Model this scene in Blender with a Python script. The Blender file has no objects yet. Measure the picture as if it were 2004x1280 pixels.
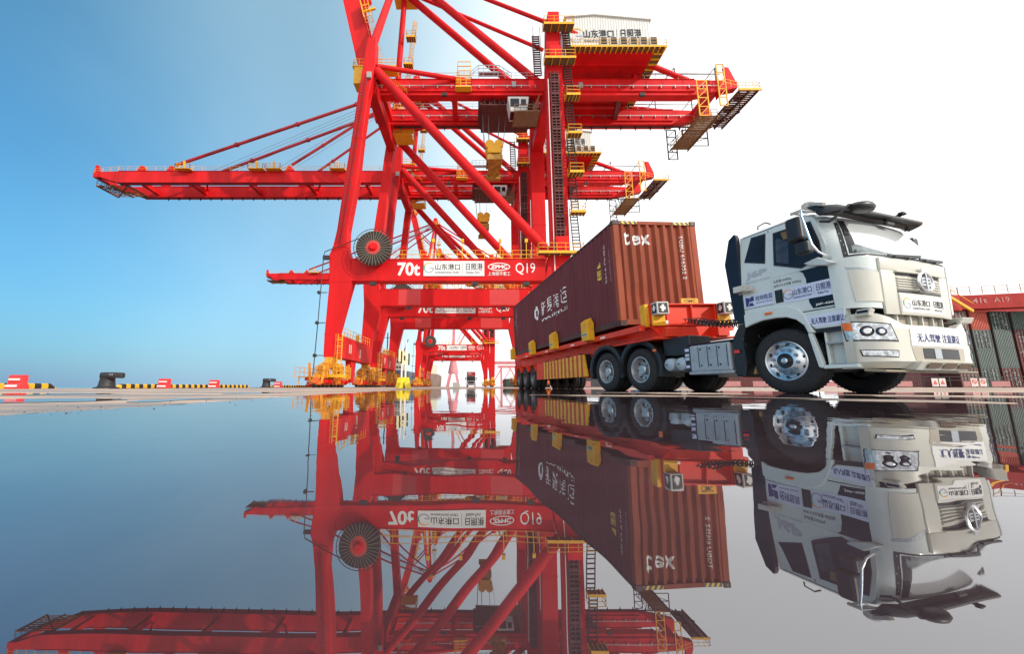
import bpy, bmesh, math, random
from mathutils import Vector, Matrix
random.seed(7)
R = math.radians
S = bpy.context.scene
C = S.collection

# ------------------------------------------------------------------ camera
cam_d = bpy.data.cameras.new('camera')
cam = bpy.data.objects.new('camera', cam_d)
C.objects.link(cam)
cam.location = (0, 0, 0.11)
cam.rotation_euler = (R(90 + 9.19), 0, 0)
cam_d.sensor_width = 36
cam_d.lens = 36 * 723 / 2004
cam_d.shift_x = 72 / 2004
cam_d.clip_start = 0.02
cam_d.clip_end = 60000
S.camera = cam

# ------------------------------------------------------------------ sky, sun, exposure
SUN = Vector((0.72, -0.50, 0.47)).normalized()
el = math.asin(SUN.z)
az = math.atan2(SUN.x, SUN.y)
w = bpy.data.worlds.new('World')
S.world = w
w.use_nodes = True
nt = w.node_tree
nt.nodes.clear()
N = nt.nodes.new
out = N('ShaderNodeOutputWorld')
bg = N('ShaderNodeBackground')
sky = N('ShaderNodeTexSky')
sky.sky_type = 'NISHITA'
sky.sun_disc = False
sky.sun_elevation = el
sky.sun_rotation = az
sky.air_density = 1.0
sky.dust_density = 0.4
sky.ozone_density = 4.0
bg.inputs['Strength'].default_value = 0.12
# a thin bright veil of high cloud covers the landward half of the sky
tc = N('ShaderNodeTexCoord')
dot = N('ShaderNodeVectorMath'); dot.operation = 'DOT_PRODUCT'
dot.inputs[1].default_value = (0.95, -0.25, -0.35)
nt.links.new(tc.outputs['Generated'], dot.inputs[0])
noi = N('ShaderNodeTexNoise')
noi.inputs['Scale'].default_value = 2.2
noi.inputs['Detail'].default_value = 5
nt.links.new(tc.outputs['Generated'], noi.inputs['Vector'])
mad = N('ShaderNodeMath'); mad.operation = 'MULTIPLY_ADD'
mad.inputs[1].default_value = 0.14
nt.links.new(noi.outputs['Fac'], mad.inputs[0])
nt.links.new(dot.outputs['Value'], mad.inputs[2])
ramp = N('ShaderNodeValToRGB')
ramp.color_ramp.interpolation = 'EASE'
mr0 = N('ShaderNodeMapRange')
mr0.inputs['From Min'].default_value = -0.97; mr0.inputs['From Max'].default_value = -0.10
# unseen veil behind the camera, thickened to brighten the shaded cab side
sp0 = N('ShaderNodeSeparateXYZ'); nt.links.new(tc.outputs['Generated'], sp0.inputs[0])
bk = N('ShaderNodeMath'); bk.operation = 'MULTIPLY'; bk.inputs[1].default_value = -0.9
nt.links.new(sp0.outputs['Y'], bk.inputs[0])
bk2 = N('ShaderNodeMath'); bk2.operation = 'MAXIMUM'; bk2.inputs[1].default_value = 0.0
nt.links.new(bk.outputs[0], bk2.inputs[0])
ad0 = N('ShaderNodeMath'); ad0.operation = 'ADD'
nt.links.new(mad.outputs[0], ad0.inputs[0]); nt.links.new(bk2.outputs[0], ad0.inputs[1])
nt.links.new(ad0.outputs[0], mr0.inputs['Value'])
e = ramp.color_ramp.elements
e[0].position = 0.0; e[0].color = (0, 0, 0, 1)
e[1].position = 1.0; e[1].color = (1, 1, 1, 1)
m1 = e.new(0.32); m1.color = (0.33, 0.33, 0.33, 1)
nt.links.new(mr0.outputs['Result'], ramp.inputs['Fac'])
gain = N('ShaderNodeMix'); gain.data_type = 'RGBA'; gain.blend_type = 'MULTIPLY'
gain.inputs['Factor'].default_value = 1
gain.inputs['B'].default_value = (0.46, 1.06, 1.08, 1)
nt.links.new(sky.outputs['Color'], gain.inputs['A'])
mix = N('ShaderNodeMix'); mix.data_type = 'RGBA'
thin = N('ShaderNodeMix'); thin.data_type = 'RGBA'
thin.inputs['A'].default_value = (3.1, 6.5, 7.6, 1); thin.inputs['B'].default_value = (8.6, 8.75, 8.85, 1)
nt.links.new(ramp.outputs['Color'], thin.inputs['Factor']); nt.links.new(thin.outputs['Result'], mix.inputs['B'])
nt.links.new(ramp.outputs['Color'], mix.inputs['Factor'])
# pale blue sea haze low over the horizon
sep = N('ShaderNodeSeparateXYZ'); nt.links.new(tc.outputs['Generated'], sep.inputs[0])
ab = N('ShaderNodeMath'); ab.operation = 'MAXIMUM'; ab.inputs[1].default_value = 0.0
nt.links.new(sep.outputs['Z'], ab.inputs[0])
hz = N('ShaderNodeMath'); hz.operation = 'DIVIDE'; hz.inputs[1].default_value = -0.26
nt.links.new(ab.outputs[0], hz.inputs[0])
ex = N('ShaderNodeMath'); ex.operation = 'EXPONENT'; nt.links.new(hz.outputs[0], ex.inputs[0])
hm = N('ShaderNodeMix'); hm.data_type = 'RGBA'; hm.inputs['B'].default_value = (0.90, 1.60, 2.95, 1)
nt.links.new(ex.outputs[0], hm.inputs['Factor']); nt.links.new(gain.outputs['Result'], hm.inputs['A'])
nt.links.new(hm.outputs['Result'], mix.inputs['A'])
nt.links.new(mix.outputs['Result'], bg.inputs['Color'])
nt.links.new(bg.outputs['Background'], out.inputs['Surface'])

sd = bpy.data.lights.new('sun', 'SUN')
sd.energy = 2.5
sd.angle = R(0.5)
sd.color = (1.0, 0.93, 0.82)
so = bpy.data.objects.new('sun', sd)
so.rotation_euler = SUN.to_track_quat('Z', 'Y').to_euler()
so.location = (60, -30, 80)
C.objects.link(so)

S.view_settings.view_transform = 'Standard'
S.view_settings.look = 'None'
S.view_settings.exposure = 0.38
S.view_settings.gamma = 1
S.view_settings.use_curve_mapping = False
S.cycles.max_bounces = 8
S.cycles.glossy_bounces = 5

# ------------------------------------------------------------------ materials
MATS = {}
def mat(name, col, rough=0.5, metal=0.0, var=0.12, vscale=3.0, dirt=0.0, dirtcol=(0.08, 0.05, 0.03), bump=0.0, bscale=40, spec=0.5, coat=0.0, streak=False):
    if name in MATS: return MATS[name]
    m = bpy.data.materials.new(name)
    m.use_nodes = True
    t = m.node_tree
    b = t.nodes['Principled BSDF']
    b.inputs['Roughness'].default_value = rough
    b.inputs['Metallic'].default_value = metal
    b.inputs['Specular IOR Level'].default_value = spec
    b.inputs['Coat Weight'].default_value = coat
    b.inputs['Coat Roughness'].default_value = 0.08
    geo = t.nodes.new('ShaderNodeNewGeometry')
    n1 = t.nodes.new('ShaderNodeTexNoise')
    n1.inputs['Scale'].default_value = vscale
    n1.inputs['Detail'].default_value = 6
    src = geo.outputs['Position']
    if streak:
        mp = t.nodes.new('ShaderNodeMapping')
        mp.inputs['Scale'].default_value = (1, 1, 0.18)
        t.links.new(src, mp.inputs['Vector']); src = mp.outputs['Vector']
    t.links.new(src, n1.inputs['Vector'])
    r = t.nodes.new('ShaderNodeMapRange')
    r.inputs['From Min'].default_value = 0.3; r.inputs['From Max'].default_value = 0.7
    r.inputs['To Min'].default_value = 1 - var; r.inputs['To Max'].default_value = 1 + var
    t.links.new(n1.outputs['Fac'], r.inputs['Value'])
    vm = t.nodes.new('ShaderNodeVectorMath'); vm.operation = 'SCALE'
    vm.inputs[0].default_value = col
    t.links.new(r.outputs['Result'], vm.inputs['Scale'])
    last = vm.outputs['Vector']
    if dirt > 0:
        n2 = t.nodes.new('ShaderNodeTexNoise')
        n2.inputs['Scale'].default_value = vscale * 2.7
        n2.inputs['Detail'].default_value = 8
        n2.inputs['Roughness'].default_value = 0.65
        t.links.new(src, n2.inputs['Vector'])
        r2 = t.nodes.new('ShaderNodeMapRange')
        r2.inputs['From Min'].default_value = 0.52; r2.inputs['From Max'].default_value = 0.75
        r2.inputs['To Max'].default_value = dirt
        t.links.new(n2.outputs['Fac'], r2.inputs['Value'])
        mx = t.nodes.new('ShaderNodeMix'); mx.data_type = 'RGBA'
        mx.inputs['B'].default_value = (*dirtcol, 1)
        t.links.new(r2.outputs['Result'], mx.inputs['Factor'])
        t.links.new(last, mx.inputs['A'])
        last = mx.outputs['Result']
        r3 = t.nodes.new('ShaderNodeMapRange')
        r3.inputs['To Min'].default_value = max(0.03, rough - 0.08); r3.inputs['To Max'].default_value = min(1, rough + 0.25)
        t.links.new(n2.outputs['Fac'], r3.inputs['Value'])
        t.links.new(r3.outputs['Result'], b.inputs['Roughness'])
    t.links.new(last, b.inputs['Base Color'])
    if bump > 0:
        n3 = t.nodes.new('ShaderNodeTexNoise'); n3.inputs['Scale'].default_value = bscale
        t.links.new(geo.outputs['Position'], n3.inputs['Vector'])
        bp = t.nodes.new('ShaderNodeBump'); bp.inputs['Strength'].default_value = bump
        bp.inputs['Distance'].default_value = 0.02
        t.links.new(n3.outputs['Fac'], bp.inputs['Height'])
        t.links.new(bp.outputs['Normal'], b.inputs['Normal'])
    MATS[name] = m
    return m

RED = mat('crane_red', (0.64, 0.008, 0.010), 0.5, spec=0.22, var=0.20, vscale=0.35, dirt=0.42, dirtcol=(0.26, 0.012, 0.012), streak=True)
RED2 = mat('repaint_red', (0.66, 0.05, 0.05), 0.4, var=0.05, vscale=0.6)
YEL = mat('safety_yellow', (0.84, 0.42, 0.012), 0.45, var=0.10, vscale=2, dirt=0.40, dirtcol=(0.18, 0.08, 0.02))
ORG = mat('bogie_orange', (0.62, 0.13, 0.02), 0.5, var=0.15, vscale=2, dirt=0.5)
DARK = mat('dark_steel', (0.035, 0.032, 0.034), 0.5, metal=0.3, var=0.3, vscale=3)
RUST = mat('rusty_guide', (0.10, 0.022, 0.020), 0.7, var=0.4, vscale=4)
BLACK = mat('black_plastic', (0.014, 0.015, 0.018), 0.42, var=0.25, vscale=12)
RUBBER = mat('tyre_rubber', (0.022, 0.022, 0.024), 0.75, var=0.25, vscale=14, dirt=0.3, dirtcol=(0.06, 0.055, 0.05), bump=0.15, bscale=60)
STEEL = mat('galvanised', (0.42, 0.43, 0.44), 0.42, metal=0.6, var=0.15, vscale=6, dirt=0.25, dirtcol=(0.2, 0.2, 0.19))
GALV = mat('pale_grey_panel', (0.40, 0.43, 0.46), 0.4, metal=0.35, var=0.1, vscale=5, dirt=0.35, dirtcol=(0.20, 0.20, 0.19))
CHROME = mat('bright_alloy', (0.72, 0.73, 0.75), 0.18, metal=1.0, var=0.06, vscale=10, dirt=0.15, dirtcol=(0.25, 0.24, 0.23))
ROPE = mat('wire_rope', (0.16, 0.17, 0.20), 0.6, var=0.1)
WHITE = mat('white_sheet', (0.62, 0.61, 0.57), 0.5, var=0.04, vscale=1.5, dirt=0.12, dirtcol=(0.5, 0.47, 0.42), streak=True)
PRINTW = mat('white_print', (0.82, 0.81, 0.78), 0.55, var=0.05, vscale=8)
PRINTK = mat('black_print', (0.02, 0.02, 0.025), 0.5, var=0.1)
PRINTB = mat('navy_print', (0.03, 0.05, 0.20), 0.5, var=0.1)
PRINTO = mat('amber_print', (0.80, 0.42, 0.04), 0.5, var=0.1)
PRINTG = mat('green_print', (0.05, 0.32, 0.20), 0.5, var=0.1)
PRINTS = mat('silver_print', (0.42, 0.44, 0.50), 0.5, var=0.1)
YELB = mat('greasy_yellow', (0.68, 0.27, 0.012), 0.5, var=0.3, vscale=1.6, dirt=0.85, dirtcol=(0.13, 0.05, 0.012))
CABW = mat('cab_paint', (0.64, 0.69, 0.67), 0.22, var=0.04, vscale=2.5, dirt=0.22, dirtcol=(0.44, 0.43, 0.37), coat=0.5)
BUMPW = mat('bumper_paint', (0.60, 0.585, 0.51), 0.25, var=0.03, vscale=2.5, dirt=0.12, dirtcol=(0.45, 0.43, 0.36), coat=0.4)
NAVY = mat('navy_paint', (0.008, 0.009, 0.020), 0.25, var=0.1, spec=0.35)
BAND = mat('banner_film', (0.66, 0.70, 0.86), 0.4, var=0.04, vscale=4)
AMBER = mat('amber_lens', (0.85, 0.17, 0.02), 0.2, var=0.15, vscale=30)
RLENS = mat('red_lens', (0.75, 0.03, 0.02), 0.25, var=0.15, vscale=30)
LAMP = mat('lamp_reflector', (0.60, 0.62, 0.64), 0.15, metal=0.8, var=0.5, vscale=18, dirt=0.9, dirtcol=(0.06, 0.06, 0.07))
GLASSD = mat('dark_glass', (0.016, 0.017, 0.024), 0.05, var=0.3, vscale=3, spec=0.35)
WSCR = mat('windscreen_glass', (0.78, 0.81, 0.81), 0.07, metal=0.35, var=0.05, vscale=1.2)  # whitish base colour stands in for bright sky reflected in the glass
TRAILR = mat('trailer_red', (0.80, 0.040, 0.010), 0.38, var=0.08, vscale=2, dirt=0.3, dirtcol=(0.22, 0.03, 0.02))
CONTR = mat('container_maroon', (0.150, 0.034, 0.040), 0.55, spec=0.25, var=0.16, vscale=1.6, dirt=0.45, dirtcol=(0.10, 0.035, 0.025), streak=True)
CONTF = mat('container_end_sunlit', (0.29, 0.070, 0.036), 0.6, spec=0.2, var=0.22, vscale=1.8, dirt=0.65, dirtcol=(0.13, 0.035, 0.02), streak=True)  # brighter, warmer copy of the container paint for its sunlit end
CDARK = mat('frame_and_shaded_side', (0.075, 0.030, 0.028), 0.55, var=0.2, vscale=3, dirt=0.3)
BARR = mat('barrier_red', (0.70, 0.035, 0.035), 0.45, var=0.1, vscale=3)
BOLL = mat('bollard_black', (0.020, 0.021, 0.024), 0.5, var=0.3, vscale=4, dirt=0.7, dirtcol=(0.10, 0.035, 0.02))
CONC = mat('concrete_block', (0.36, 0.35, 0.32), 0.8, var=0.2, vscale=4, dirt=0.3, dirtcol=(0.18, 0.17, 0.15))
PINK = mat('faded_board', (0.40, 0.17, 0.17), 0.6, var=0.15, vscale=3, dirt=0.3, dirtcol=(0.4, 0.25, 0.22))
JIBR = mat('hazed_jib_red', (0.62, 0.22, 0.24), 0.6, var=0.1, vscale=0.4)  # paleness of distant air haze put into the red

def stripes(name, c1, c2, axis, period, duty=0.5, slant=0.0, rough=0.5):
    m = bpy.data.materials.new(name); m.use_nodes = True
    t = m.node_tree; b = t.nodes['Principled BSDF']; b.inputs['Roughness'].default_value = rough
    tcn = t.nodes.new('ShaderNodeTexCoord')
    sp = t.nodes.new('ShaderNodeSeparateXYZ'); t.links.new(tcn.outputs['Object'], sp.inputs[0])
    ma = t.nodes.new('ShaderNodeMath'); ma.operation = 'MULTIPLY_ADD'
    t.links.new(sp.outputs['Z'], ma.inputs[0]); ma.inputs[1].default_value = slant
    t.links.new(sp.outputs[axis], ma.inputs[2])
    mo = t.nodes.new('ShaderNodeMath'); mo.operation = 'FLOORED_MODULO'; mo.inputs[1].default_value = period
    t.links.new(ma.outputs[0], mo.inputs[0])
    lt = t.nodes.new('ShaderNodeMath'); lt.operation = 'LESS_THAN'; lt.inputs[1].default_value = period * duty
    t.links.new(mo.outputs[0], lt.inputs[0])
    nz = t.nodes.new('ShaderNodeTexNoise'); nz.inputs['Scale'].default_value = 6; nz.inputs['Detail'].default_value = 6
    t.links.new(tcn.outputs['Object'], nz.inputs['Vector'])
    mx = t.nodes.new('ShaderNodeMix'); mx.data_type = 'RGBA'
    mx.inputs['A'].default_value = (*c1, 1); mx.inputs['B'].default_value = (*c2, 1)
    t.links.new(lt.outputs[0], mx.inputs['Factor'])
    mr = t.nodes.new('ShaderNodeMapRange'); mr.inputs['From Min'].default_value = .3; mr.inputs['From Max'].default_value = .7
    mr.inputs['To Min'].default_value = .75; mr.inputs['To Max'].default_value = 1.1
    t.links.new(nz.outputs['Fac'], mr.inputs['Value'])
    vs = t.nodes.new('ShaderNodeVectorMath'); vs.operation = 'SCALE'
    t.links.new(mx.outputs['Result'], vs.inputs[0]); t.links.new(mr.outputs['Result'], vs.inputs['Scale'])
    t.links.new(vs.outputs['Vector'], b.inputs['Base Color'])
    return m
CURB = stripes('curb_stripes', (0.02, 0.02, 0.02), (0.78, 0.42, 0.02), 'Y', 0.66, 0.5)
PANEL = stripes('red_yellow_stripes', (0.62, 0.06, 0.02), (0.90, 0.50, 0.03), 'Y', 0.38, 0.5)
HAZ = stripes('black_yellow_stripes', (0.02, 0.02, 0.02), (0.75, 0.5, 0.03), 'X', 0.14, 0.5, slant=0.6)

# ------------------------------------------------------------------ mesh helpers
class M:
    def __init__(s):
        s.v = []; s.f = []; s.mi = []; s.cur = 0
    def add(s, vs, fs):
        o = len(s.v)
        s.v += [tuple(p) for p in vs]
        s.f += [tuple(i + o for i in f) for f in fs]
        s.mi += [s.cur] * len(fs)
        return s
    def box(s, x0, x1, y0, y1, z0, z1):
        return s.hexa([(x0, y0, z0), (x1, y0, z0), (x1, y1, z0), (x0, y1, z0)], [(x0, y0, z1), (x1, y0, z1), (x1, y1, z1), (x0, y1, z1)])
    def hexa(s, b, t):
        return s.add(list(b) + list(t), [(3, 2, 1, 0), (4, 5, 6, 7), (0, 1, 5, 4), (1, 2, 6, 5), (2, 3, 7, 6), (3, 0, 4, 7)])
    def bar(s, p0, p1, w, h=None, up=(0, 0, 1)):
        h = h or w
        p0, p1 = Vector(p0), Vector(p1); d = (p1 - p0).normalized(); u = Vector(up)
        if abs(d.dot(u)) > 0.98: u = Vector((0, 1, 0))
        a = d.cross(u).normalized() * (w / 2); b = a.cross(d).normalized() * (h / 2)
        q = [-a - b, a - b, a + b, -a + b]
        return s.add([p0 + k for k in q] + [p1 + k for k in q], [(0, 1, 2, 3), (7, 6, 5, 4), (0, 4, 5, 1), (1, 5, 6, 2), (2, 6, 7, 3), (3, 7, 4, 0)])
    def tube(s, p0, p1, r0, r1=None, n=10):
        return s.path([p0, p1], [r0, r0 if r1 is None else r1], n)
    def path(s, pts, r, n=8):
        P = [Vector(p) for p in pts]
        rs = r if isinstance(r, (list, tuple)) else [r] * len(P)
        d = (P[1] - P[0]).normalized()
        u = Vector((0, 0, 1)) if abs(d.z) < 0.9 else Vector((0, 1, 0))
        a = d.cross(u).normalized(); vs = []
        for i, p in enumerate(P):
            dd = (P[min(i + 1, len(P) - 1)] - P[max(i - 1, 0)]).normalized()
            a = (a - dd * a.dot(dd)).normalized(); b = dd.cross(a)
            vs += [p + (a * math.cos(2 * math.pi * k / n) + b * math.sin(2 * math.pi * k / n)) * rs[i] for k in range(n)]
        fs = [(i * n + k, i * n + (k + 1) % n, (i + 1) * n + (k + 1) % n, (i + 1) * n + k) for i in range(len(P) - 1) for k in range(n)]
        fs += [tuple(range(n - 1, -1, -1)), tuple((len(P) - 1) * n + k for k in range(n))]
        return s.add(vs, fs)
    def prism(s, poly, fn, d0, d1):
        n = len(poly)
        vs = [fn(a, b, d0) for a, b in poly] + [fn(a, b, d1) for a, b in poly]
        return s.add(vs, [tuple(range(n - 1, -1, -1)), tuple(range(n, 2 * n))] + [(i, (i + 1) % n, n + (i + 1) % n, n + i) for i in range(n)])
    def lathe(s, prof, c, axis='x', n=32, a0=0, a1=2 * math.pi):
        full = abs(a1 - a0 - 2 * math.pi) < 1e-6
        k = n if full else n + 1; vs = []
        for r, a in prof:
            for i in range(k):
                t = a0 + (a1 - a0) * i / n
                y, z = r * math.cos(t), r * math.sin(t)
                q = {'x': (a, y, z), 'y': (y, a, z), 'z': (y, z, a)}[axis]
                vs.append((c[0] + q[0], c[1] + q[1], c[2] + q[2]))
        fs = [(i * k + j, i * k + (j + 1) % k, (i + 1) * k + (j + 1) % k, (i + 1) * k + j) for i in range(len(prof) - 1) for j in range(n)]
        return s.add(vs, fs)
    def loft(s, secs, y0, y1):
        vs = []
        for z, a, b in secs: vs += [(a, y0, z), (b, y0, z), (b, y1, z), (a, y1, z)]
        n = len(secs)
        fs = [(i * 4 + k, i * 4 + (k + 1) % 4, i * 4 + 4 + (k + 1) % 4, i * 4 + 4 + k) for i in range(n - 1) for k in range(4)]
        return s.add(vs, fs + [(3, 2, 1, 0), tuple(4 * (n - 1) + k for k in range(4))])
    def rail(s, pts, h=1.1, step=1.6, w=0.05, mid=2):
        P = [Vector(p) for p in pts]
        for a, b in zip(P[:-1], P[1:]):
            L = (b - a).length; k = max(1, round(L / step))
            for i in range(k + 1):
                q = a.lerp(b, i / k); s.bar(q, q + Vector((0, 0, h)), w, w)
            for j in range(1, mid + 1):
                o = Vector((0, 0, h * j / mid)); s.bar(a + o, b + o, w, w)
        return s
    def mesh(s, name, mats, smooth=None, bevel=0, seg=2, xf=None):
        me = bpy.data.meshes.new(name)
        v = [xf(*p) for p in s.v] if xf else s.v
        me.from_pydata([tuple(p) for p in v], [], s.f)
        mats = mats if isinstance(mats, (list, tuple)) else [mats]
        for m_ in mats: me.materials.append(m_)
        me.polygons.foreach_set('material_index', s.mi)
        bm = bmesh.new(); bm.from_mesh(me)
        bmesh.ops.recalc_face_normals(bm, faces=bm.faces)
        if bevel:
            ed = [e_ for e_ in bm.edges if len(e_.link_faces) == 2 and e_.calc_face_angle(0) > R(30)]
            bmesh.ops.bevel(bm, geom=ed, offset=bevel, segments=seg, profile=0.5, affect='EDGES', clamp_overlap=True)
        bm.to_mesh(me); bm.free()
        if smooth:
            me.shade_smooth(); me.set_sharp_from_angle(angle=R(smooth))
        return me
    def build(s, name, mats, parent=None, **k):
        return link(name, s.mesh(name, mats, **k), parent)

def link(name, me, parent=None):
    o = bpy.data.objects.new(name, me)
    C.objects.link(o)
    if parent is not None: o.parent = parent
    return o
def tag(o, label=None, cat=None, group=None, kind=None):
    if label: o['label'] = label
    if cat: o['category'] = cat
    if group: o['group'] = group
    if kind: o['kind'] = kind
    return o
def thing(name, label, cat, loc=(0, 0, 0), rz=0, group=None):
    o = bpy.data.objects.new(name, None)
    o.empty_display_size = 0.2
    o.location = loc; o.rotation_euler = (0, 0, rz)
    C.objects.link(o)
    return tag(o, label, cat, group)
KIDS = {}
def copy_tree(o, parent=None):
    c = o.copy(); C.objects.link(c)
    if parent is not None: c.parent = parent
    for ch in [x for x in o.children]: copy_tree(ch, c)
    return c

TXT = {}
def text_geo(s, bold=0.0):
    k = (s, bold)
    if k in TXT: return TXT[k]
    cu = bpy.data.curves.new('print', 'FONT'); cu.body = s; cu.offset = bold; cu.resolution_u = 3
    ob = bpy.data.objects.new('print', cu); C.objects.link(ob)
    dg = bpy.context.evaluated_depsgraph_get()
    me = bpy.data.meshes.new_from_object(ob.evaluated_get(dg))
    vs = [tuple(v.co) for v in me.vertices]; fs = [tuple(p.vertices) for p in me.polygons]
    bpy.data.objects.remove(ob); bpy.data.curves.remove(cu); bpy.data.meshes.remove(me)
    if not vs: raise RuntimeError('no glyphs for ' + s)
    x0 = min(v[0] for v in vs); x1 = max(v[0] for v in vs); y0 = min(v[1] for v in vs); y1 = max(v[1] for v in vs)
    TXT[k] = ([((v[0] - x0) / (x1 - x0), (v[1] - y0) / (y1 - y0)) for v in vs], fs)
    return TXT[k]
def letter(m, s, fn, a0, a1, b0, b1, bold=0.0):
    """put the print s into the rectangle a0..a1 x b0..b1 of a surface given by fn(a, b)"""
    cjk = any(ord(c) > 0x2e80 for c in s)
    vs, fs = text_geo(s, 0.0 if cjk else bold)
    if not (cjk and bold):
        m.add([fn(a0 + (a1 - a0) * x, b0 + (b1 - b0) * y) for x, y in vs], fs); return m
    H = b1 - b0; p = Vector(fn(a0, b0)); nn = (Vector(fn(a0 + .1 * H, b0)) - p).cross(Vector(fn(a0, b0 + .1 * H)) - p).normalized()
    for k, (da, db) in enumerate(((-1, -1), (1, -1), (0, 1), (1, 1))):       # heavier strokes: the sign painter's second pass
        o = nn * (.006 * H * k)
        m.add([tuple(Vector(fn(a0 + (a1 - a0) * x + da * bold * H * .9, b0 + H * y + db * bold * H * .5)) + o) for x, y in vs], fs)
    return m
def emblem_g(m, fn, ca, cb, r):
    """green, amber and grey swirl of the port's emblem; material slots 0 amber, 1 green, 2 grey"""
    def arc(t0, t1, r0, r1, mi, n=10, taper=False):
        vs = []; 
        for i in range(n + 1):
            t = R(t0 + (t1 - t0) * i / n); k = i / n
            ri = r0 if not taper else r1 - (r1 - r0) * (0.15 + 0.85 * k)
            vs += [fn(ca + ri * math.cos(t), cb + ri * math.sin(t)), fn(ca + r1 * math.cos(t), cb + r1 * math.sin(t))]
        m.cur = mi
        m.add(vs, [(2 * i, 2 * i + 1, 2 * i + 3, 2 * i + 2) for i in range(n)])
    arc(25, 150, 0.72 * r, 1.0 * r, 0, taper=True)
    arc(150, 200, 0.70 * r, 0.98 * r, 1)
    arc(200, 350, 0.60 * r, 0.86 * r, 2, 14)
    m.cur = 2
    m.add([fn(ca + 0.05 * r, cb - 0.12 * r), fn(ca + 0.86 * r, cb - 0.12 * r), fn(ca + 0.86 * r, cb + 0.12 * r), fn(ca + 0.05 * r, cb + 0.12 * r)], [(0, 1, 2, 3)])
    m.cur = 0
# ------------------------------------------------------------------ ground, water
def concrete_mat():
    m = bpy.data.materials.new('damp_concrete'); m.use_nodes = True
    t = m.node_tree; b = t.nodes['Principled BSDF']
    g = t.nodes.new('ShaderNodeNewGeometry')
    mp = t.nodes.new('ShaderNodeMapping'); mp.inputs['Scale'].default_value = (0.35, 1.2, 1)
    t.links.new(g.outputs['Position'], mp.inputs['Vector'])
    a = t.nodes.new('ShaderNodeTexNoise'); a.inputs['Scale'].default_value = 0.8; a.inputs['Detail'].default_value = 8; a.inputs['Roughness'].default_value = 0.62
    t.links.new(mp.outputs['Vector'], a.inputs['Vector'])
    r = t.nodes.new('ShaderNodeValToRGB'); e_ = r.color_ramp.elements
    e_[0].position = 0.36; e_[0].color = (0.12, 0.11, 0.10, 1)
    e_[1].position = 0.58; e_[1].color = (0.62, 0.46, 0.35, 1)
    t.links.new(a.outputs['Fac'], r.inputs['Fac'])
    c = t.nodes.new('ShaderNodeTexNoise'); c.inputs['Scale'].default_value = 45; c.inputs['Detail'].default_value = 4
    t.links.new(g.outputs['Position'], c.inputs['Vector'])
    mr = t.nodes.new('ShaderNodeMapRange'); mr.inputs['To Min'].default_value = .8; mr.inputs['To Max'].default_value = 1.2
    t.links.new(c.outputs['Fac'], mr.inputs['Value'])
    vs = t.nodes.new('ShaderNodeVectorMath'); vs.operation = 'SCALE'
    t.links.new(r.outputs['Color'], vs.inputs[0]); t.links.new(mr.outputs['Result'], vs.inputs['Scale'])
    t.links.new(vs.outputs['Vector'], b.inputs['Base Color'])
    b.inputs['Specular IOR Level'].default_value = 0.10
    rr = t.nodes.new('ShaderNodeMapRange'); rr.inputs['From Min'].default_value = .36; rr.inputs['From Max'].default_value = .62
    rr.inputs['To Min'].default_value = 0.22; rr.inputs['To Max'].default_value = 0.85
    t.links.new(a.outputs['Fac'], rr.inputs['Value'])
    t.links.new(rr.outputs['Result'], b.inputs['Roughness'])
    bp = t.nodes.new('ShaderNodeBump'); bp.inputs['Strength'].default_value = 0.35; bp.inputs['Distance'].default_value = 0.004
    t.links.new(c.outputs['Fac'], bp.inputs['Height']); t.links.new(bp.outputs['Normal'], b.inputs['Normal'])
    return m
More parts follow.
